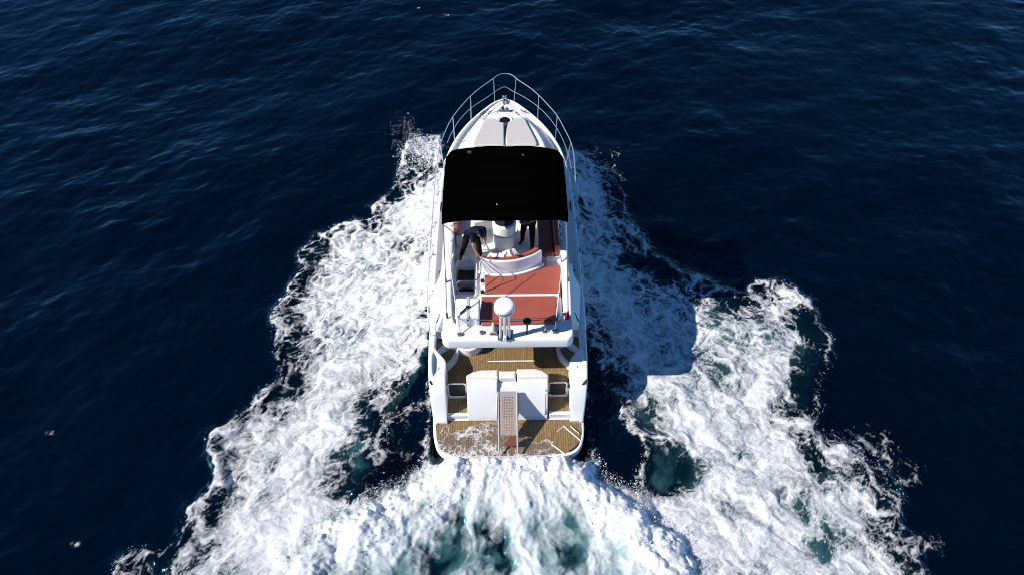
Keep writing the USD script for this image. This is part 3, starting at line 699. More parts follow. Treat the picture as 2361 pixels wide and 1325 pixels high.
P0, P1 = np.array([0, 1.22, 1.255]), np.array([0, 0.42, 0.715])
def pas_pt(u, x, dz=0): return tuple(P0 * (1 - u) + P1 * u + np.array([x, 0, dz]))
gr = []
NR, NC = 24, 7
for k in range(NR + 1):
    u = k / NR; w = 0.0095
    gr.append(loft([[pas_pt(u - w, x, -.012), pas_pt(u + w, x, -.012), pas_pt(u + w, x, .012), pas_pt(u - w, x, .012)] for x in (-0.235, 0.195)]))
for c_ in range(NC + 1):
    x = -0.17 + 0.30 * c_ / NC
    w = 0.0105
    gr.append(loft([[pas_pt(u, x - w, -.011), pas_pt(u, x + w, -.011), pas_pt(u, x + w, .011), pas_pt(u, x - w, .011)] for u in (-0.02, 1.02)]))
for a, b in ((-0.236, -0.17), (0.13, 0.196)):
    gr.append(loft([[pas_pt(u, a, -.010), pas_pt(u, b, -.010), pas_pt(u, b, .010), pas_pt(u, a, .010)] for u in (-0.02, 1.02)]))
obj(hull, 'passerelle_grating', join(*gr), 'grate', False)
obj(hull, 'passerelle_board', loft([[pas_pt(1.04, .05, -.012), pas_pt(1.04, .19, -.012), pas_pt(1.04, .19, .012), pas_pt(1.04, .05, .012)], [pas_pt(1.30, -.17, -.012), pas_pt(1.30, .19, -.012), pas_pt(1.30, .19, .012), pas_pt(1.30, -.17, .012)]]), 'brown_board', False)
obj(hull, 'passerelle_handrail', tube([(-0.31, 1.28, 1.30), (-0.31, 1.2, 1.28), (-0.31, 0.75, 0.98), (-0.31, 0.72, 0.9)], 0.016), 'stainless')
for x0, x1 in ((-1.60, -1.13), (1.08, 1.55)):
    g = rpoly([(x0, 0), (x1, 0), (x1, 0.62), (x0, 0.62)], 0.09)
    gate = obj(hull, 'stern_gate', tube([(x, 1.61, 0.67 + zz) for x, zz in g], 0.021, 8, True), 'stainless')
    gi = rpoly([(x0 + .02, 0.02), (x1 - .02, 0.02), (x1 - .02, 0.6), (x0 + .02, 0.6)], 0.08)
    pm = slab(gi, -0.004, 0.004, 0.0); pm.vertices = pm.vertices[:, [0, 2, 1]] + (0, 1.61, 0.67)
    obj(gate, 'gate_panel', pm, 'black_rubber', False)
obj(hull, 'transom_handrail', tube(curve([(0.97, 1.44, 1.25), (0.97, 1.36, 1.27), (0.97, 1.2, 0.95), (0.97, 1.1, 0.62), (0.97, 1.1, 0.5)], 20), 0.016), 'stainless')

# bathing platform
PO = [(2.03, 1.12), (2.01, 0.75), (1.95, 0.40), (1.82, 0.16), (1.62, 0.03), (1.25, -0.03), (0.6, -0.06), (0, -0.065)]
plat_out = np.array(PO + [(-x, y) for x, y in PO[::-1][1:]])
cs = CubicSpline(np.arange(len(PO)), np.array(PO))(np.linspace(0, len(PO) - 1, 40))
outline = np.vstack([cs, (cs * (-1, 1))[::-1][1:]])
outline = np.array(shapely.geometry.polygon.orient(Polygon(outline), 1).exterior.coords)[:-1]
plat = obj(Y_, 'bathing_platform', slab(outline, 0.12, 0.338, 0.03), 'gelcoat', 45)
inner = Polygon(outline).buffer(-0.075)
obj(plat, 'caulk_bed', slab(np.array(shapely.geometry.polygon.orient(inner, 1).exterior.coords)[:-1], 0.33, 0.342, 0), 'caulk', False)
def plat_span(a, b):
    out = []
    r = []
    for x in (a, b):
        i = inner.intersection(LineString([(x, -1), (x, 1.03)]))
        if i.is_empty: return []
        r += [i.bounds[1] + .006, i.bounds[3]]
    if r[1] - r[0] < 0.05 or r[3] - r[2] < 0.05: return []
    return [(r[0], r[1], r[2], r[3])]
planks(plat, plat_span, 0.062, 0.342, -1.93, 1.93, 0.009)
def strip(p, q, w, z=0.356, t=0.006):
    p, q = np.array(p[:2]), np.array(q[:2]); d = (q - p) / np.linalg.norm(q - p); n = np.array([-d[1], d[0]]) * w / 2
    c = [p - n, q - n, q + n, p + n]
    return loft([[(x, y, z - 0.004) for x, y in c], [(x, y, z + t) for x, y in c]])
A, B_, C_, D_ = at(1299, 981, .36), at(1341, 1017, .36), at(1270, 1022, .36), at(1303, 1046, .36)
obj(plat, 'ladder_hatch_trim', strip(A, B_, 0.03), 'white_plastic', False)
obj(plat, 'ladder_hatch_trim', strip(C_, D_, 0.03), 'white_plastic', False)
obj(plat, 'ladder_hatch_trim', strip(A, at(1284, 994, .36), 0.012), 'white_plastic', False)
hl = at(1325, 991, .36); h1, h2 = at(1315, 983, .36), at(1335, 1000, .36)
obj(plat, 'ladder_grip', tube([h1, h1 + (0, 0, .04), h2 + (0, 0, .04), h2], 0.014), 'stainless')
obj(plat, 'ladder_grip', strip(at(1318, 983, .36), at(1337, 999, .36), 0.035, 0.352), 'black_rubber')
r1, r2, r3 = at(1311, 1040, .35), at(1323, 1033, .35), at(1333, 1021, .35)
obj(plat, 'rim_slot', tube(curve([r1, r2, r3], 10), 0.018), 'black_rubber')

# flybridge moulding
FO = [(1.52, 1.62), (1.615, 1.76), (1.625, 2.6), (1.64, 4.0), (1.64, 5.8), (1.52, 6.9), (1.15, 7.75), (0.6, 8.15), (0, 8.25)]
FI = [(1.34, 2.14), (1.40, 2.5), (1.41, 4.0), (1.42, 5.6), (1.30, 6.6), (0.95, 7.2), (0.5, 7.45), (0, 7.5)]
sym = lambda h: h + [(-x, y) for x, y in h[::-1] if x > 0]
fo = rpoly(sym(FO), 0.16, 0.12); fi = rpoly(sym(FI), 0.20, 0.1)
fc = np.array([0, 4.6]); fiP = Polygon(fi)
inn = []
for p in fo:
    l = fiP.exterior.intersection(LineString([fc, p]))
    inn.append(np.array(l.coords[0]) if l.geom_type == 'Point' else np.array(l.geoms[0].coords[0]))
inn = np.array(inn); dv = inn - fo; L = np.linalg.norm(dv, axis=1, keepdims=True); dv /= L
ftop = lambda y: 3.20 + 0.33 * smoothstep(2.15, 3.2, y) + 0.04 * smoothstep(3, 6, y)
def fr_(t, dzv, inner=False):
    p = inn - dv * t if inner else fo + dv * t
    return np.c_[p, ftop(p[:, 1]) + dzv]
base = np.c_[fo + dv * 0.04, np.full(len(fo), 2.86)]
lowr = np.c_[fo - dv * 0.0, np.full(len(fo), 2.93)]
fly = obj(Y_, 'flybridge', loft([base, lowr, fr_(0.015, -0.09), fr_(0.028, -0.04), fr_(0.05, -0.012), fr_(0.085, 0), fr_(0.05, 0, True), fr_(0.015, -0.02, True), fr_(0, -0.05, True), np.c_[inn, np.full(len(inn), 2.94)]], True, False), 'gelcoat', 60)
HOLE = rpoly([(-1.36, 3.22), (-0.86, 3.22), (-0.86, 4.25), (-0.93, 4.44), (-1.03, 4.53), (-1.19, 4.53), (-1.29, 4.44), (-1.36, 4.25)], 0.05)
def plate(poly, z, flip=False):
    v, f = trimesh.creation.triangulate_polygon(poly, engine='earcut')
    return mesh_of(np.c_[v, np.full(len(v), z)], f)
obj(fly, 'flybridge_sole', plate(Polygon(fi).buffer(0.02).difference(Polygon(HOLE)), 2.95), 'nonskid', False)
obj(fly, 'flybridge_underside', plate(Polygon(fo + dv * 0.04).difference(Polygon(HOLE).buffer(0.02)), 2.858), 'shade_grey', False)  # underside coloured darker so less light bounces into the cockpit
hp = HOLE
obj(fly, 'stairwell_wall', loft([np.c_[hp, np.full(len(hp), 2.3)], np.c_[hp, np.full(len(hp), 3.02)], np.c_[offset_in(hp, -0.05), np.full(len(hp), 3.03)], np.c_[offset_in(hp, -0.06), np.full(len(hp), 2.95)]], True, False), 'gelcoat', 30)
for y0, y1, zz in ((4.00, 4.42, 2.66), (3.55, 3.92, 2.42)):
    t_ = obj(fly, 'stair_step', box(-1.35, -0.87, y0 - .03, y1 + .12, zz - .30, zz, 0.02), 'gelcoat')
    obj(t_, 'stair_tread', slab(rpoly([(-1.33, y0 + .02), (-0.89, y0 + .02), (-0.89, y1 - .06), (-1.0, y1 + .02), (-1.22, y1 + .02), (-1.33, y1 - .06)], 0.03), zz - .002, zz + .02, 0.004), 'shaded_teak')  # tread colour carries the stairwell shade
obj(fly, 'stair_step', box(-1.35, -0.87, 3.23, 3.55, 2.3, 2.75, 0.02), 'gelcoat')
obj(fly, 'stair_handrail', tube(curve([(-1.30, 3.28, 2.95), (-1.30, 3.28, 3.3), (-1.27, 3.30, 3.42), (-1.18, 3.34, 3.42)], 20), 0.016), 'stainless')

# seats and sun loungers on the flybridge
def fnz(fn): return fn
obj(fly, 'lounger_base', slab(rpoly([(-0.70, 2.12), (1.36, 2.15), (1.40, 3.95), (1.1, 4.0), (0.6, 3.78), (0.0, 3.66), (-0.66, 3.68)], 0.04), 2.952, 3.16, 0.02), 'gelcoat')
obj(fly, 'sun_cushion', slab(rpoly([(-0.655, 2.06), (1.22, 2.10), (1.25, 2.92), (-0.66, 2.93)], 0.04, 0.15), 3.162, 3.30, 0.035, 4), 'red_vinyl', 60)
FRONT = [tuple(at(px, py, 3.3)[:2]) for px, py in ((1292, 611), (1283, 610), (1262, 614), (1240, 622), (1215, 630), (1185, 636), (1150, 637), (1117, 632))]
obj(fly, 'sun_cushion', slab(rpoly(FRONT + [(-0.56, 3.015), (1.355, 3.0)], 0.03, 0.15), 3.162, 3.30, 0.035, 4), 'red_vinyl', 60)
obj(fly, 'cushion_divider', box(-0.66, 1.30, 2.938, 3.0, 3.16, 3.292, 0.01), 'gelcoat')
for y in (3.15, 3.52):
    obj(fly, 'cushion_buckle', box(-0.69, -0.60, y - .035, y + .035, 3.165, 3.26, 0.012), 'black_rubber')
# curved bench in front of the lounger
W0 = np.array([at(px, py, 3.72)[:2] for px, py in ((1104, 596), (1120, 601), (1150, 604), (1180, 603), (1210, 597), (1235, 588), (1250, 579))])
Wc = curve(W0, 30)
tn = np.gradient(Wc, axis=0); tn /= np.linalg.norm(tn, axis=1, keepdims=True); nn = np.c_[-tn[:, 1], tn[:, 0]]
prof = [(0.03, 2.96), (0.0, 3.2), (0.0, 3.69), (0.02, 3.72), (0.05, 3.73), (0.08, 3.70), (0.09, 3.45), (0.09, 2.96)]
cb = obj(fly, 'curved_bench', loft([[(*(Wc[i] + nn[i] * o), zz) for o, zz in prof] for i in range(30)]), 'gelcoat', 40)
obj(cb, 'bench_plinth_trim', tube([(*(Wc[i] - nn[i] * 0.06), 3.27) for i in range(30)], 0.04), 'gelcoat')
pr2 = [(0.095, 3.35), (0.095, 3.66), (0.13, 3.71), (0.20, 3.69), (0.25, 3.55), (0.26, 3.35)]
obj(cb, 'bench_backrest', loft([[(*(Wc[i] + nn[i] * (o if k < 2 else 0.095 + (o - .095) * (0.55 + 0.9 * i / 29))), zz) for k, (o, zz) in enumerate(pr2)] for i in range(30)]), 'red_vinyl', 50)
pr3 = [(0.25, 2.96), (0.25, 3.36), (0.30, 3.40), (0.58, 3.40), (0.62, 3.36), (0.62, 2.96)]
obj(cb, 'bench_seat', loft([[(*(Wc[i] + nn[i] * o), zz) for o, zz in pr3] for i in range(30)]), 'gelcoat', 40)
# starboard lounge seat along the coaming
sx = [(1.39, 4.27), (1.39, 6.2), (0.85, 6.2), (0.85, 4.45), (1.02, 4.27)]
ss = obj(fly, 'side_seat', slab(rpoly(sx, 0.06), 2.952, 3.22, 0.02), 'gelcoat')
obj(ss, 'seat_cushion', slab(rpoly([(1.26, 4.29), (1.26, 6.18), (0.86, 6.18), (0.86, 4.46), (1.02, 4.29)], 0.06, 0.15), 3.222, 3.36, 0.05, 4), 'red_vinyl', 60)
obj(ss, 'seat_backrest', slab(rpoly([(1.395, 4.33), (1.395, 6.2), (1.27, 6.2), (1.27, 4.33)], 0.04, 0.15), 3.222, 3.66, 0.05, 4), 'red_vinyl', 60)
obj(fly, 'coaming_capping', slab(rpoly([(1.05, 4.22), (1.42, 4.10), (1.42, 4.30), (1.05, 4.34)], 0.03), 2.952, 3.28, 0.03), 'gelcoat')
# port forward seat: white moulding with red backrest round it
ps = obj(fly, 'port_seat', slab(rpoly([(-1.39, 4.98), (-0.85, 4.98), (-0.85, 5.5), (-0.1, 5.75), (-0.1, 6.3), (-1.35, 6.3)], 0.06), 2.952, 3.36, 0.03), 'gelcoat')
obj(ps, 'seat_backrest', slab(rpoly([(-1.42, 5.02), (-1.29, 5.02), (-1.29, 5.85), (-1.42, 5.85)], 0.04, 0.12), 3.2, 3.64, 0.05, 4), 'red_vinyl', 60)
obj(ps, 'seat_backrest', slab(rpoly([(-1.42, 5.86), (-0.25, 6.05), (-0.25, 6.20), (-1.42, 6.02)], 0.04, 0.12), 3.2, 3.62, 0.05, 4), 'red_vinyl', 60)
# D-shaped pod with a dark recessed top and a grab rail
pc = np.array([-0.06, 5.02])
Dp = rpoly([(pc[0] + 0.29 * math.cos(t), pc[1] + 0.24 * math.sin(t)) for t in np.linspace(math.pi, 2 * math.pi, 20)] + [(pc[0] + 0.29, pc[1] + 0.30), (pc[0] - 0.29, pc[1] + 0.30)], 0.05)
def lean(v):
    v = v.copy(); k = np.clip((v[:, 2] - 3.0) / 0.75, 0, 1); v[:, 1] += 0.05 * k
    v[:, :2] = pc + (v[:, :2] - pc) * (1 + 0.10 * smoothstep(0.55, 0.85, k))[:, None]
    return v
pod = obj(fly, 'helm_pod', slab(Dp, 2.952, 3.80, 0.05, 4, lean), 'gelcoat', 50)
Dr = rpoly([(pc[0] + 0.26 * math.cos(t), pc[1] + 0.10 + 0.22 * math.sin(t)) for t in np.linspace(math.pi, 2 * math.pi, 20)] + [(pc[0] + 0.26, pc[1] + 0.26), (pc[0] - 0.26, pc[1] + 0.26)], 0.05)
obj(pod, 'pod_recess', slab(Dr, 3.79, 3.806, 0.004), 'near_black')
obj(pod, 'grab_rail', tube(curve([(pc[0] + 0.37 * math.cos(t), pc[1] + 0.03 + 0.33 * math.sin(t), 3.55) for t in np.linspace(math.pi * 1.02, 1.98 * math.pi, 12)], 24), 0.014), 'grey_metal')
console = obj(fly, 'helm_console', slab(rpoly([(-0.1, 5.85), (0.78, 5.85), (0.85, 6.4), (-0.15, 6.4)], 0.06), 2.952, 3.85, 0.06), 'gelcoat')
obj(console, 'instrument_panel', box(0.05, 0.65, 5.95, 6.25, 3.845, 3.87, 0.01), 'black_rubber')

# radar on its stainless mast, horn and aerials on the aft deck of the flybridge
radar = obj(Y_, 'radar_mast', join(*[tube(curve([(x - 0.075, 1.70, 3.20), (x * 0.9 - 0.075, 1.70, 3.7), (x * .75 - 0.075, 1.72, 4.22)], 12), 0.035, 10) for x in (-0.11, 0.11)], tube([(-0.075, 1.69, 3.2), (-0.075, 1.69, 4.18)], 0.045, 10), box(-0.21, 0.06, 1.62, 1.82, 4.20, 4.235, 0.01)), 'stainless')
for x in (-0.19, 0.04):
    obj(radar, 'mast_foot', box(x - 0.06, x + 0.06, 1.62, 1.94, 3.203, 3.235, 0.012), 'grey_metal')
obj(radar, 'mast_plug', box(-0.12, -0.03, 1.60, 1.68, 3.2, 3.36, 0.02), 'white_plastic')
dome = obj(radar, 'radar_dome', lathe([(0.10, 4.236), (0.17, 4.243), (0.215, 4.265), (0.236, 4.31), (0.242, 4.38), (0.240, 4.45), (0.225, 4.485), (0.19, 4.505), (0.12, 4.515), (0.03, 4.518)], (-0.075, 1.72, 0), 36), 'white_plastic', 60)
obj(radar, 'dome_collar', lathe([(0.12, 4.225), (0.18, 4.237), (0.18, 4.252)], (-0.075, 1.72, 0), 30), 'grey_metal')
def dome_text():
    tm = meshkit.text_mesh('GARMIN', 0.066, 0.003, bold=True)
    v = np.array(tm.vertices); v[:, 0] -= (v[:, 0].min() + v[:, 0].max()) / 2
    a = v[:, 0] / 0.24 - math.pi / 2; r = 0.2385 + v[:, 2]
    zz = v[:, 1] + 4.335
    rr = np.interp(zz, [4.265, 4.31, 4.38, 4.45], [0.215, 0.236, 0.242, 0.240]) + 0.001 + v[:, 2]
    return mesh_of(np.c_[-0.075 + rr * np.cos(a), 1.72 + rr * np.sin(a), zz], tm.faces)
obj(dome, 'lettering', dome_text(), 'print_dark', False)
hn = at(1137, 757, 3.26)
horn = obj(fly, 'horn', tube([hn + (0, 0.16, .02), hn + (0, 0.10, .02), hn + (0, -0.06, .02), hn + (0, -0.17, .02)], [0.03, 0.042, 0.055, 0.095], 16), 'beige_plastic')
obj(horn, 'horn_mouth', box(hn[0] - .07, hn[0] + .07, hn[1] - .178, hn[1] - .169, 3.25, 3.31, 0.004), 'brown_board')
ma = at(1215, 768, 3.2)
ant = obj(fly, 'mushroom_aerial', tube([ma, ma + (0, .03, .25), ma + (0, .05, .42)], [0.02, 0.022, 0.03], 10), 'black_rubber')
obj(ant, 'aerial_cap', lathe([(0.03, 0.40), (0.10, 0.42), (0.105, 0.45), (0.06, 0.475), (0.01, 0.48)], ma + (0, .05, 0), 24), 'black_rubber', 50)
obj(fly, 'searchlight', disc(at(1111, 767, 3.2), 0.06, 0.05, 18), 'grey_metal')
for bx, tp in ((at(1060, 771, 3.2), at(1031, 560, 5.1)), (at(1279, 765, 3.2), at(1296, 610, 4.9))):
    foot = obj(fly, 'whip_aerial', tube([bx, bx + (tp - bx) * 0.3, tp], [0.016, 0.014, 0.008], 8), 'white_plastic')
    obj(foot, 'aerial_foot', join(box(bx[0] - .05, bx[0] + .05, bx[1] - .05, bx[1] + .05, 3.19, 3.26, 0.015), tube([bx + (-.06, .0, .05), bx + (.06, 0, .05)], 0.015)), 'grey_metal')
rl = [at(1056, 737, 3.42), at(1150, 737, 3.42), at(1276, 731, 3.42)]
ar = obj(fly, 'aft_rail', tube(rl, 0.011), 'grey_metal')
for p in (rl[0], rl[-1]):
    obj(ar, 'rail_bracket', tube([p, p + (0, -.03, -.24)], 0.012), 'grey_metal')
for px, py in ((1254, 765), (1281, 763)):
    p = at(px, py, 3.2)
    b = obj(fly, 'deck_block', join(box(p[0] - .035, p[0] + .035, p[1] - .04, p[1] + .04, 3.2, 3.27, 0.015), tube([p + (-.09, 0, .05), p + (.09, .02, .05)], 0.012)), 'grey_metal')
obj(fly, 'white_line', join(tube(curve([at(1228, 756, 3.215), at(1231, 765, 3.215), at(1240, 762, 3.215), at(1250, 752, 3.23), at(1258, 752, 3.3), at(1254, 762, 3.25)], 30), 0.010, 6), tube(curve([at(1254, 765, 3.215), at(1266, 764, 3.215), at(1276, 762, 3.24), at(1272, 758, 3.3), at(1282, 756, 3.28), at(1308, 758, 3.215)], 30), 0.008, 6)), 'white_rope')

# black canopy over the flybridge on a stainless frame
def canopy(off=0.0):
    us = np.linspace(-1, 1, 41); vs = np.linspace(0, 1, 33); rings = []
    top = []
    for v in vs:
        row = []
        for u in us:
            hw = 1.525 + 0.02 * math.sin(math.pi * v)
            x = -0.035 + u * hw
            e = abs(u) ** 6
            bows = 0.03 * math.cos(v * 3 * 2 * math.pi)
            z_ = 5.33 - 0.06 * u * u - 0.10 * e + bows * (1 - e) - 0.05 * (v < 0.02) - 0.05 * max(0, (v - 0.93) / .07) ** 2
            y = 3.79 + v * 2.56 - 0.10 * (1 - u * u) * (1 - v) ** 3 * 1.0 + 0.03 * (1 - u * u) * v ** 3 - 0.20 * max(0, abs(u) - 0.93) / 0.07 * max(0, (v - .9) / .1) ** 1
            wob = 0.012 * math.sin(9 * u + 4 * v) * (v in (0, 1))
            row.append((x, y + wob, z_ - off))
        top.append(row)
    return np.array(top)
tp, bt = canopy(), canopy(0.015)
nv, nu = tp.shape[:2]
g_ = np.arange(nv * nu).reshape(nv, nu)
q_ = np.stack([g_[:-1, :-1], g_[:-1, 1:], g_[1:, 1:], g_[1:, :-1]], -1).reshape(-1, 4)
def skirt():
    e = np.r_[tp[0, :], tp[1:, -1], tp[-1, ::-1][1:], tp[::-1, 0][1:-1]]
    lo = e.copy(); lo[:, 2] -= 0.10; lo[:, :2] = (lo[:, :2] - (-.035, 5.05)) * 1.004 + (-.035, 5.05)
    return loft([e, lo, lo - (0, 0, 0.001)], True, False)
bim = obj(Y_, 'canopy', join(mesh_of(tp.reshape(-1, 3), np.vstack([q_[:, [0, 1, 2]], q_[:, [0, 2, 3]]])), mesh_of(bt.reshape(-1, 3), np.vstack([q_[:, [0, 2, 1]], q_[:, [0, 3, 2]]])), skirt()), 'black_canvas', 60)
ct = at(1082, 349, 5.36)
obj(bim, 'canopy_tag', box(ct[0] - .05, ct[0] + .05, ct[1] - .03, ct[1] + .03, 5.30, 5.345, 0.004), 'canvas_tag')
for px, py in ((1206, 357), (1146, 471)):
    p = at(px, py, 5.35); obj(bim, 'canopy_stud', disc((p[0], p[1], 5.325), 0.014, 0.03, 10), 'stainless')
for v, ybase in ((3.86, 4.6), (5.05, 4.9), (6.2, 5.2)):
    obj(bim, 'canopy_bow', tube(curve([(-1.56, ybase, 3.53), (-1.545, (v + ybase) / 2, 4.5), (-1.50, v, 5.14), (-1.2, v, 5.22), (-0.035, v, 5.27), (1.13, v, 5.22), (1.43, v, 5.14), (1.50, (v + ybase) / 2, 4.5), (1.54, ybase, 3.53)], 60), 0.015), 'stainless')
for s, pts in ((-1, ((-1.53, 3.86, 5.10), (-1.50, 2.30, 3.30))), (1, ((1.46, 3.86, 5.10), (1.50, 2.30, 3.30))), (-1, ((-1.55, 3.86, 5.05), (-1.55, 3.2, 3.54))), (1, ((1.48, 3.86, 5.05), (1.54, 3.2, 3.54)))):
    st = obj(bim, 'canopy_strut', tube(pts, 0.012), 'grey_metal')
    e = np.array(pts[1]); obj(st, 'strut_clip', tube([e + (0, -.0, -.06), e + (0, .04, .10)], 0.024), 'black_rubber')
for s in (-1, 1):
    obj(fly, 'coaming_grab_rail', tube(curve([(s * 1.40, 5.2, 3.64), (s * 1.40, 4.6, 3.70), (s * 1.40, 3.9, 3.64), (s * 1.42, 3.85, 3.54)], 16), 0.014), 'grey_metal')

# bow rail
RL = [(1168, 170, 2.95), (1155, 171, 2.95), (1138, 181, 2.95), (1110, 201, 2.93), (1085, 222, 2.9), (1062, 247, 2.9), (1044, 270, 2.9), (1029, 298, 2.88), (1017, 328, 2.85), (1006, 390, 2.8), (1000, 460, 2.7), (993, 560, 2.6), (988, 640, 2.52), (986, 700, 2.42), (989, 745, 2.15), (993, 772, 1.72)]
RR = [(1168, 170, 2.95), (1177, 172, 2.95), (1190, 181, 2.95), (1218, 200, 2.93), (1242, 220, 2.9), (1266, 245, 2.9), (1285, 268, 2.9), (1301, 297, 2.88), (1315, 325, 2.85), (1326, 395, 2.8), (1334, 500, 2.65), (1342, 600, 2.55), (1347, 680, 2.45), (1349, 730, 2.2), (1350, 765, 1.72)]
pl_, pr_ = np.array([at(*p) for p in RL]), np.array([at(*p) for p in RR])
full = np.vstack([pl_[::-1], pr_[1:]])
rail = obj(Y_, 'bow_rail', tube(curve(full, 160), 0.0145, 8), 'stainless')
MR = [(1165, 201, 2.5), (1152, 205, 2.5), (1139, 214, 2.5), (1086, 250, 2.5), (1046, 298, 2.45), (1031, 330, 2.42)]
MS = [(1165, 201, 2.5), (1176, 207, 2.5), (1187, 213, 2.5), (1241, 247, 2.5), (1283, 295, 2.45), (1303, 335, 2.40), (1317, 388, 2.35)]
obj(rail, 'middle_rail', tube(curve(np.vstack([np.array([at(*p) for p in MR])[::-1], np.array([at(*p) for p in MS])[1:]]), 80), 0.010, 8), 'stainless')
for a, b in (((1138, 181, 2.95), (1141, 238, 2.1)), ((1190, 181, 2.95), (1185, 238, 2.1)), ((1085, 222, 2.9), (1086, 275, 2.1)), ((1242, 220, 2.9), (1240, 274, 2.1)), ((1044, 270, 2.9), (1048, 325, 2.05)), ((1285, 268, 2.9), (1281, 320, 2.05)), ((1015, 335, 2.85), (1023, 382, 2.0)), ((1316, 330, 2.85), (1306, 378, 2.0)), ((1004, 400, 2.78), (1012, 443, 1.95)), ((1327, 402, 2.79), (1319, 440, 1.95)), ((999, 470, 2.69), (1006, 513, 1.92)), ((1332, 470, 2.69), (1327, 508, 1.92)), ((994, 545, 2.62), (1001, 588, 1.87)), ((1338, 545, 2.60), (1333, 582, 1.87)), ((989, 628, 2.53), (998, 671, 1.8)), ((1344, 625, 2.53), (1340, 667, 1.8))):
    A, B_ = at(*a), at(*b)
    st = obj(rail, 'stanchion', tube([B_, A], 0.0125, 8), 'stainless')
    obj(st, 'stanchion_foot', disc((B_[0], B_[1], B_[2] - .02), 0.03, 0.05, 12, 0.018), 'grey_metal')

# ================================================================ things lying on or standing in the yacht
b0 = thing('storage_box', 'white rounded plastic box with grey strap behind the stairwell on the flybridge', 'box')
bx = obj(b0, 'box_body', box(-1.27, -0.69, 2.08, 2.66, 2.955, 3.50, 0.07), 'white_plastic', 60)
obj(b0, 'box_lid', box(-1.285, -0.675, 2.065, 2.675, 3.44, 3.58, 0.06), 'white_plastic', 60)
obj(b0, 'strap', join(box(-1.0, -0.94, 2.05, 2.69, 3.45, 3.592, 0.004), box(-1.0, -0.94, 2.05, 2.062, 2.96, 3.5)), 'grey_strap', False)
obj(b0, 'buckle', join(box(-1.015, -0.925, 2.32, 2.40, 3.585, 3.612, 0.01), tube([(-0.99, 2.36, 3.6), (-1.16, 2.16, 3.595)], 0.016)), 'black_rubber')

fl = thing('flag', 'small green, white and red flag hanging crumpled from the starboard aerial', 'flag')
fa, fb = at(1280, 734, 3.55), at(1312, 730, 3.42)
def flag_part(t0, t1, m_, nm):
    rows = []
    for t in np.linspace(t0, t1, 9):
        c = fa * (1 - t) + fb * t; w = 0.03 * math.sin(t * 19)
        h = 0.26 - 0.14 * t + 0.1 * (t > .62) * math.sin((t - .62) / .38 * math.pi)
        rows.append([(c[0] + w, c[1] + 0.5 * h * (1 - s) - 0.25 * h + 0.03 * math.sin(t * 14 + s * 3), c[2] + w + 0.16 * (1 - s) - .02) for s in np.linspace(0, 1, 6)])
    obj(fl, nm, loft(rows, False, False), m_, 60)
flag_part(0, .22, 'flag_green', 'green_band'); flag_part(.22, .66, 'flag_white', 'white_band'); flag_part(.66, 1.0, 'flag_red', 'red_band')

tw = thing('towel', 'crumpled white towel lying behind the curved red bench backrest', 'towel')
tc = at(1172, 588, 3.45)
tv = np.array([[(tc[0] + 0.30 * (u - .5) * 2, tc[1] + 0.10 * (v - .5) * 2 + .05 * u, 3.45 + 0.20 * math.exp(-((u - .65) ** 2) * 9) * math.sin(math.pi * v) + 0.025 * math.sin(21 * u + 8 * v)) for v in np.linspace(0, 1, 12)] for u in np.linspace(0, 1, 22)])
obj(tw, 'cloth', loft(list(tv), False, False), 'towel', 70)

for i, (lab, pts) in enumerate((('short black strap lying on the left end of the curved red backrest', ((1128, 590), (1133, 594), (1143, 595), (1150, 593))), ('knotted black strap lying on the right half of the curved red backrest', ((1188, 590), (1192, 586), (1196, 592), (1201, 588), (1200, 593))))):
    p = thing('strap', lab, 'strap'); obj(p, 'webbing', tube(curve([at(x, y, 3.735) for x, y in pts], 16), 0.014, 6), 'black_rubber')

# ---------------------------------------------------------------- people
def limb_mesh(bones, edge=0.03, it=8):
    """bones: chains of (point, radius); the hulls of neighbouring spheres are fused and smoothed into one skin."""
    S = lambda p, r: manifold3d.Manifold.sphere(r, 14).translate(tuple(map(float, p)))
    out = []
    for ch in bones:
        for (p, r), (q, s) in zip(ch[:-1], ch[1:]):
            out.append(manifold3d.Manifold.batch_hull([S(p, r), S(q, s)]))
    m = manifold3d.Manifold.batch_boolean(out, manifold3d.OpType.Add).refine_to_length(edge)
    k = m.to_mesh(); t = trimesh.Trimesh(k.vert_properties[:, :3], k.tri_verts, process=True)
    trimesh.smoothing.filter_taubin(t, iterations=it)
    return t

def hand(wrist, d, palm_n, curl=0.5, s=1):
    """A palm and five bent fingers reaching from the wrist along d; palm_n points out of the palm."""
    d = np.array(d, float); d /= np.linalg.norm(d); n = np.array(palm_n, float); n -= d * (n @ d); n /= np.linalg.norm(n); w = np.cross(n, d) * s
    wr = np.array(wrist, float); ch = []
    for k, ln in enumerate((0.068, 0.078, 0.072, 0.056)):
        o = (k - 1.5) * 0.021
        kn = wr + d * 0.085 + w * o
        ch.append([(wr + w * o * .5, 0.020), (kn, 0.013)])
        a = curl; p1 = kn + (d * math.cos(a * .6) + n * math.sin(a * .6)) * ln * .5
        p2 = p1 + (d * math.cos(a * 1.6) + n * math.sin(a * 1.6)) * ln * .5
        ch.append([(kn, 0.010), (p1, 0.009), (p2, 0.0075)])
    tb_ = wr + d * 0.02 - w * 0.03
    ch.append([(wr + d * .01 - w * .01, 0.018), (tb_, 0.014), (tb_ + d * .035 - w * .022 + n * .012, 0.011), (tb_ + d * .062 - w * .022 + n * .026, 0.0085)])
    return limb_mesh(ch, 0.006, 4)

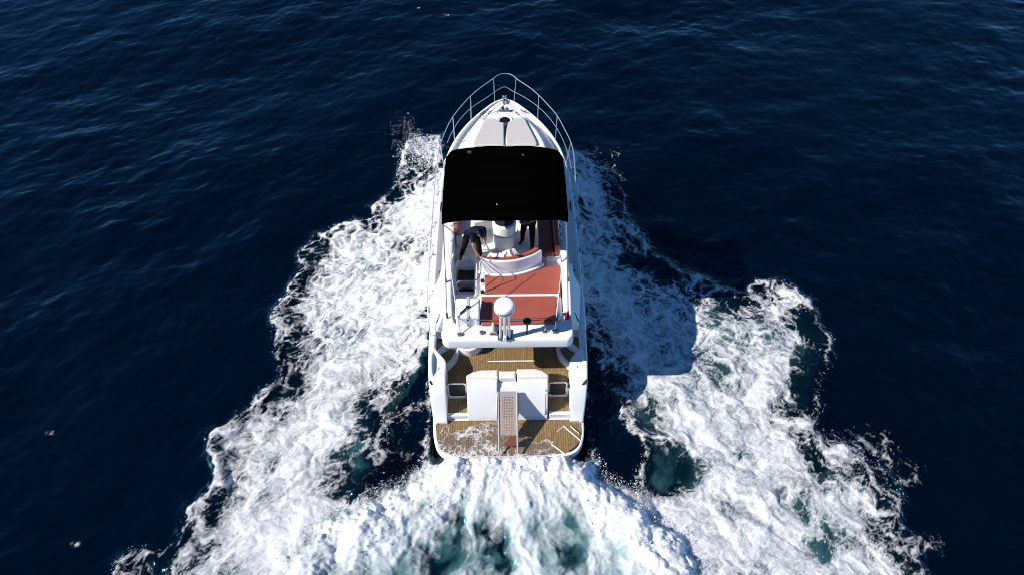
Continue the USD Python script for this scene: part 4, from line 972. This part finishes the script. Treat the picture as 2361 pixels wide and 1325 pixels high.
def head_mesh(c, fwd, up):
    """A head with brow, nose, chin, ears, eyes' sockets and mouth, looking along fwd."""
    f = np.array(fwd, float); f /= np.linalg.norm(f); u = np.array(up, float); u -= f * (u @ f); u /= np.linalg.norm(u); r = np.cross(f, u)
    P = lambda a, b, cc: np.array(c) + r * a + f * b + u * cc
    ch = [[(P(0, -.015, .035), .088), (P(0, .012, .03), .082)], [(P(0, .02, .0), .070), (P(0, .045, -.07), .040), (P(0, .062, -.088), .028)],
          [(P(0, .085, .015), .012), (P(0, .108, -.022), .013)], [(P(-.012, .094, -.028), .010), (P(.012, .094, -.028), .010)],
          [(P(-.03, .082, .028), .012), (P(.03, .082, .028), .012)], [(P(-.018, .084, -.056), .008), (P(.018, .084, -.056), .008)],
          [(P(-.088, 0, .01), .014), (P(-.085, 0, -.02), .011)], [(P(.088, 0, .01), .014), (P(.085, 0, -.02), .011)]]
    return limb_mesh(ch, 0.014, 5), P

def person(label, J, fwd, up, shirt, trousers, curls, hair_cap=True):
    t = thing('person', label, 'person')
    hd, P = head_mesh(J['head'], fwd, up)
    nk = [[(J['head'] * .75 + J['neck'] * .25, .052), (J['neck'], .058), (J['chest'], .10)]]
    skin = [nk[0], [(J['chest'], .12), (J['waist'], .115), (J['hips'], .12)]]
    for s in 'lr':
        skin += [[(J['neck'] * .5 + J['chest'] * .5, .06), (J['sh_' + s], .055), (J['el_' + s], .040), (J['wr_' + s], .028)],
                 [(J['hips'], .10), (J['hip_' + s], .088), (J['kn_' + s], .056), (J['an_' + s], .040)]]
    body = limb_mesh(skin, 0.035, 8)
    hands = [hand(J['wr_' + s], J['hd_' + s] - J['wr_' + s], J['pn_' + s], curls[s], 1 if s == 'l' else -1) for s in 'lr']
    obj(t, 'body', join(body, hd, *hands), 'skin', 70)
    sh = [[(J['neck'] * .8 + J['chest'] * .2, .075), (J['chest'], .135), (J['waist'], .128), (J['hips'], .135)], [(J['sh_l'], .078), (J['chest'], .125)], [(J['sh_r'], .078), (J['chest'], .125)], [(J['sh_l'], .078), (J['sh_r'], .078)]]
    for s in 'lr':
        e = J['sh_' + s] * .45 + J['el_' + s] * .55
        sh.append([(J['sh_' + s], .078), (e, .062)])
    obj(t, 'shirt', limb_mesh(sh, 0.035, 6), shirt, 70)
    tr = [[(J['hips'], .132), (J['hip_l'], .105)], [(J['hips'], .132), (J['hip_r'], .105)]]
    for s in 'lr':
        tr.append([(J['hip_' + s], .105), (J['kn_' + s], .075), (J['an_' + s], .058)])
    obj(t, 'trousers', limb_mesh(tr, 0.035, 6), trousers, 70)
    for s in 'lr':
        a = J['an_' + s]; d = J['toe_' + s] - a; d[2] = 0; d /= np.linalg.norm(d)
        z0 = a[2] - 0.055
        b = np.array([a[0], a[1], z0])
        obj(t, 'shoe', limb_mesh([[(b - d * .05 + (0, 0, .035), .036), (b + d * .06 + (0, 0, .034), .042), (b + d * .17 + (0, 0, .026), .030)], [(b + (0, 0, .05), .045), (b - d * .04 + (0, 0, .04), .038)]], 0.02, 4), 'black_rubber', 60)
    hc = limb_mesh([[(P(0, -.030, .05), .090), (P(0, .008, .062), .082)], [(P(0, -.05, -.02), .060), (P(0, -.03, .05), .088)]] + ([[(P(-.045, .075, .075), .016), (P(-.035, .125, .058), .010)], [(P(.045, .075, .075), .016), (P(.035, .125, .058), .010)], [(P(-.04, .10, .066), .012), (P(.04, .10, .066), .012)]] if hair_cap else []), 0.018, 4)
    obj(t, 'cap' if hair_cap else 'hair', hc, 'hair', 70)
    return t
V = lambda *a: np.array(a, float)
def ap(px, py, z): return at(px, py, z)
person('person in dark navy shirt and black trousers bending over the end of the curved bench', dict(
    hips=V(-0.93, 4.68, 3.80), waist=V(-.89, 4.60, 3.93), chest=V(-0.80, 4.43, 4.12), neck=V(-.70, 4.28, 4.22), head=V(-0.655, 4.20, 4.24),
    sh_l=V(-.60, 4.44, 4.17), sh_r=V(-.88, 4.26, 4.14), el_l=V(-.55, 4.46, 3.90), wr_l=V(-.57, 4.46, 3.68), hd_l=V(-.575, 4.42, 3.55), pn_l=V(-1, 0, 0),
    el_r=V(-.86, 4.06, 3.95), wr_r=V(-.765, 3.97, 3.77), hd_r=V(-.73, 3.92, 3.70), pn_r=V(0, .3, -1),
    hip_l=V(-.82, 4.68, 3.78), hip_r=V(-1.03, 4.66, 3.78), kn_l=V(-.74, 4.52, 3.42), kn_r=V(-1.13, 4.56, 3.42), an_l=V(-.72, 4.58, 3.035), an_r=V(-1.23, 4.62, 3.035),
    toe_l=V(-.62, 4.40, 2.95), toe_r=V(-1.27, 4.40, 2.95)), (.45, -.62, -.64), (.35, -.55, .75), 'navy_cloth', 'black_cloth', dict(l=.5, r=1.1))
person('person in black standing in the shade under the rear edge of the canopy', dict(
    hips=V(.60, 5.04, 3.84), waist=V(.60, 5.05, 4.05), chest=V(.60, 5.04, 4.28), neck=V(.59, 5.01, 4.48), head=V(.57, 4.97, 4.60),
    sh_l=V(.76, 4.98, 4.40), sh_r=V(.42, 5.06, 4.40), el_l=V(.80, 4.86, 4.13), wr_l=V(.60, 4.76, 4.08), hd_l=V(.50, 4.74, 4.10), pn_l=V(0, .3, 1),
    el_r=V(.34, 4.98, 4.12), wr_r=V(.38, 4.79, 4.04), hd_r=V(.43, 4.72, 4.06), pn_r=V(.3, .3, 1),
    hip_l=V(.69, 5.02, 3.82), hip_r=V(.50, 5.06, 3.82), kn_l=V(.70, 4.94, 3.44), kn_r=V(.45, 5.06, 3.44), an_l=V(.70, 4.93, 3.035), an_r=V(.44, 5.16, 3.035),
    toe_l=V(.68, 4.75, 2.95), toe_r=V(.34, 4.98, 2.95)), (-.35, -.75, -.55), (-.1, -.4, .9), 'black_cloth', 'black_cloth', dict(l=.7, r=.7), False)

hs = thing('hose', 'thin dark hose held by the bending person and looping over the stair opening', 'hose')
obj(hs, 'hose_loop', tube(curve([at(1103, 592, 3.74), at(1107, 606, 3.65), at(1109, 622, 3.5), at(1105, 637, 3.4), at(1094, 647, 3.38), at(1080, 652, 3.4), at(1064, 653, 3.44)], 40), 0.012, 6), 'hose_grey')
obj(hs, 'hose_line', tube(curve([at(1106, 595, 3.76), at(1125, 610, 3.78), at(1142, 624, 3.72), at(1158, 637, 3.55), at(1159, 646, 3.42), at(1150, 657, 3.33), at(1136, 665, 3.315), at(1119, 670, 3.312)], 50), 0.011, 6), 'hose_grey')  # the stretch lying on the red cushion stands in for the hose shadow

# thin sheet of water washing over the bathing platform
def wash():
    xs, yy = np.linspace(-1.97, 1.97, 260), np.linspace(-0.09, 1.0, 90)
    a, b = np.meshgrid(xs, yy, indexing='ij')
    ins = shapely.contains_xy(Polygon(outline).buffer(-0.005), a.ravel(), b.ravel()).reshape(a.shape)
    n1, n2 = fbm2(a * 2.2, b * 2.2, 4, 101), fbm2(a * 5, b * 5, 3, 105)
    port = 1 - smoothstep(-0.35, 0.0, a)
    lim = np.where(a < 0, 0.98 - 0.55 * np.exp(-((a + 1.35) / 0.35) ** 2) * 0.6, 0.62 - 0.25 * a)                     # how far forward the water has run
    s = lim + 0.22 * n1 + 0.08 * n2 - b
    s = np.minimum(s, 1.84 + a + 0.30 * n1 + 0.10 * n2 - 0.10 * b)
    s = np.where(a > 0, np.minimum(s, 1.15 - a + 0.5 * n1), s)
    ex, ey = a + 0.10 * n2, b + 0.10 * fbm2(a * 5, b * 5, 3, 111)
    c1, c2 = cells(ex, ey, 0.16, 31), cells(ex, ey, 0.07, 33)
    amount = 0.50 + 0.9 * n1 + 0.4 * (1 - smoothstep(0.0, 0.55, b)) - 0.25 * (a > 0) + 0.15 * (b > .55) * (a < -.4) * (a > -1.6)
    front = np.exp(-(s / 0.025) ** 2)
    fm = (0.05 + 0.66 * smoothstep(0.15, 0.85, amount - 0.45 * soft(c1) - 0.40 * soft(c2) - .2 * n2)) * smoothstep(0, .06, s)
    fm = np.maximum(fm, 0.55 * front)
    zz = 0.3585 + 0.006 * np.abs(n2) + 0.009 * (1 - soft(c1)) * np.clip(amount, 0, 1)
    k = (s > -0.01) & ins
    i_ = np.arange(a.size).reshape(a.shape)
    q = np.stack([i_[:-1, :-1], i_[1:, :-1], i_[1:, 1:], i_[:-1, 1:]], -1).reshape(-1, 4)
    q = q[k.ravel()[q].all(1)]
    u, inv = np.unique(q.ravel(), return_inverse=True)
    v = np.stack([a, b, zz], -1).reshape(-1, 3)[u]; q = inv.reshape(-1, 4)
    p = obj('/World', 'platform_wash', mesh_of(v, np.vstack([q[:, [0, 1, 2]], q[:, [0, 2, 3]]])), 'wash', True, 'thin foamy water running over the teak bathing platform', kind='stuff', category='water')
    UsdGeom.PrimvarsAPI(stage.GetPrimAtPath('/World/platform_wash')).CreatePrimvar('foam', Sdf.ValueTypeNames.FloatArray, 'vertex').Set(Vt.FloatArray.FromNumpy(np.clip(fm, 0, 1).ravel()[u].astype(np.float32)))
wash()
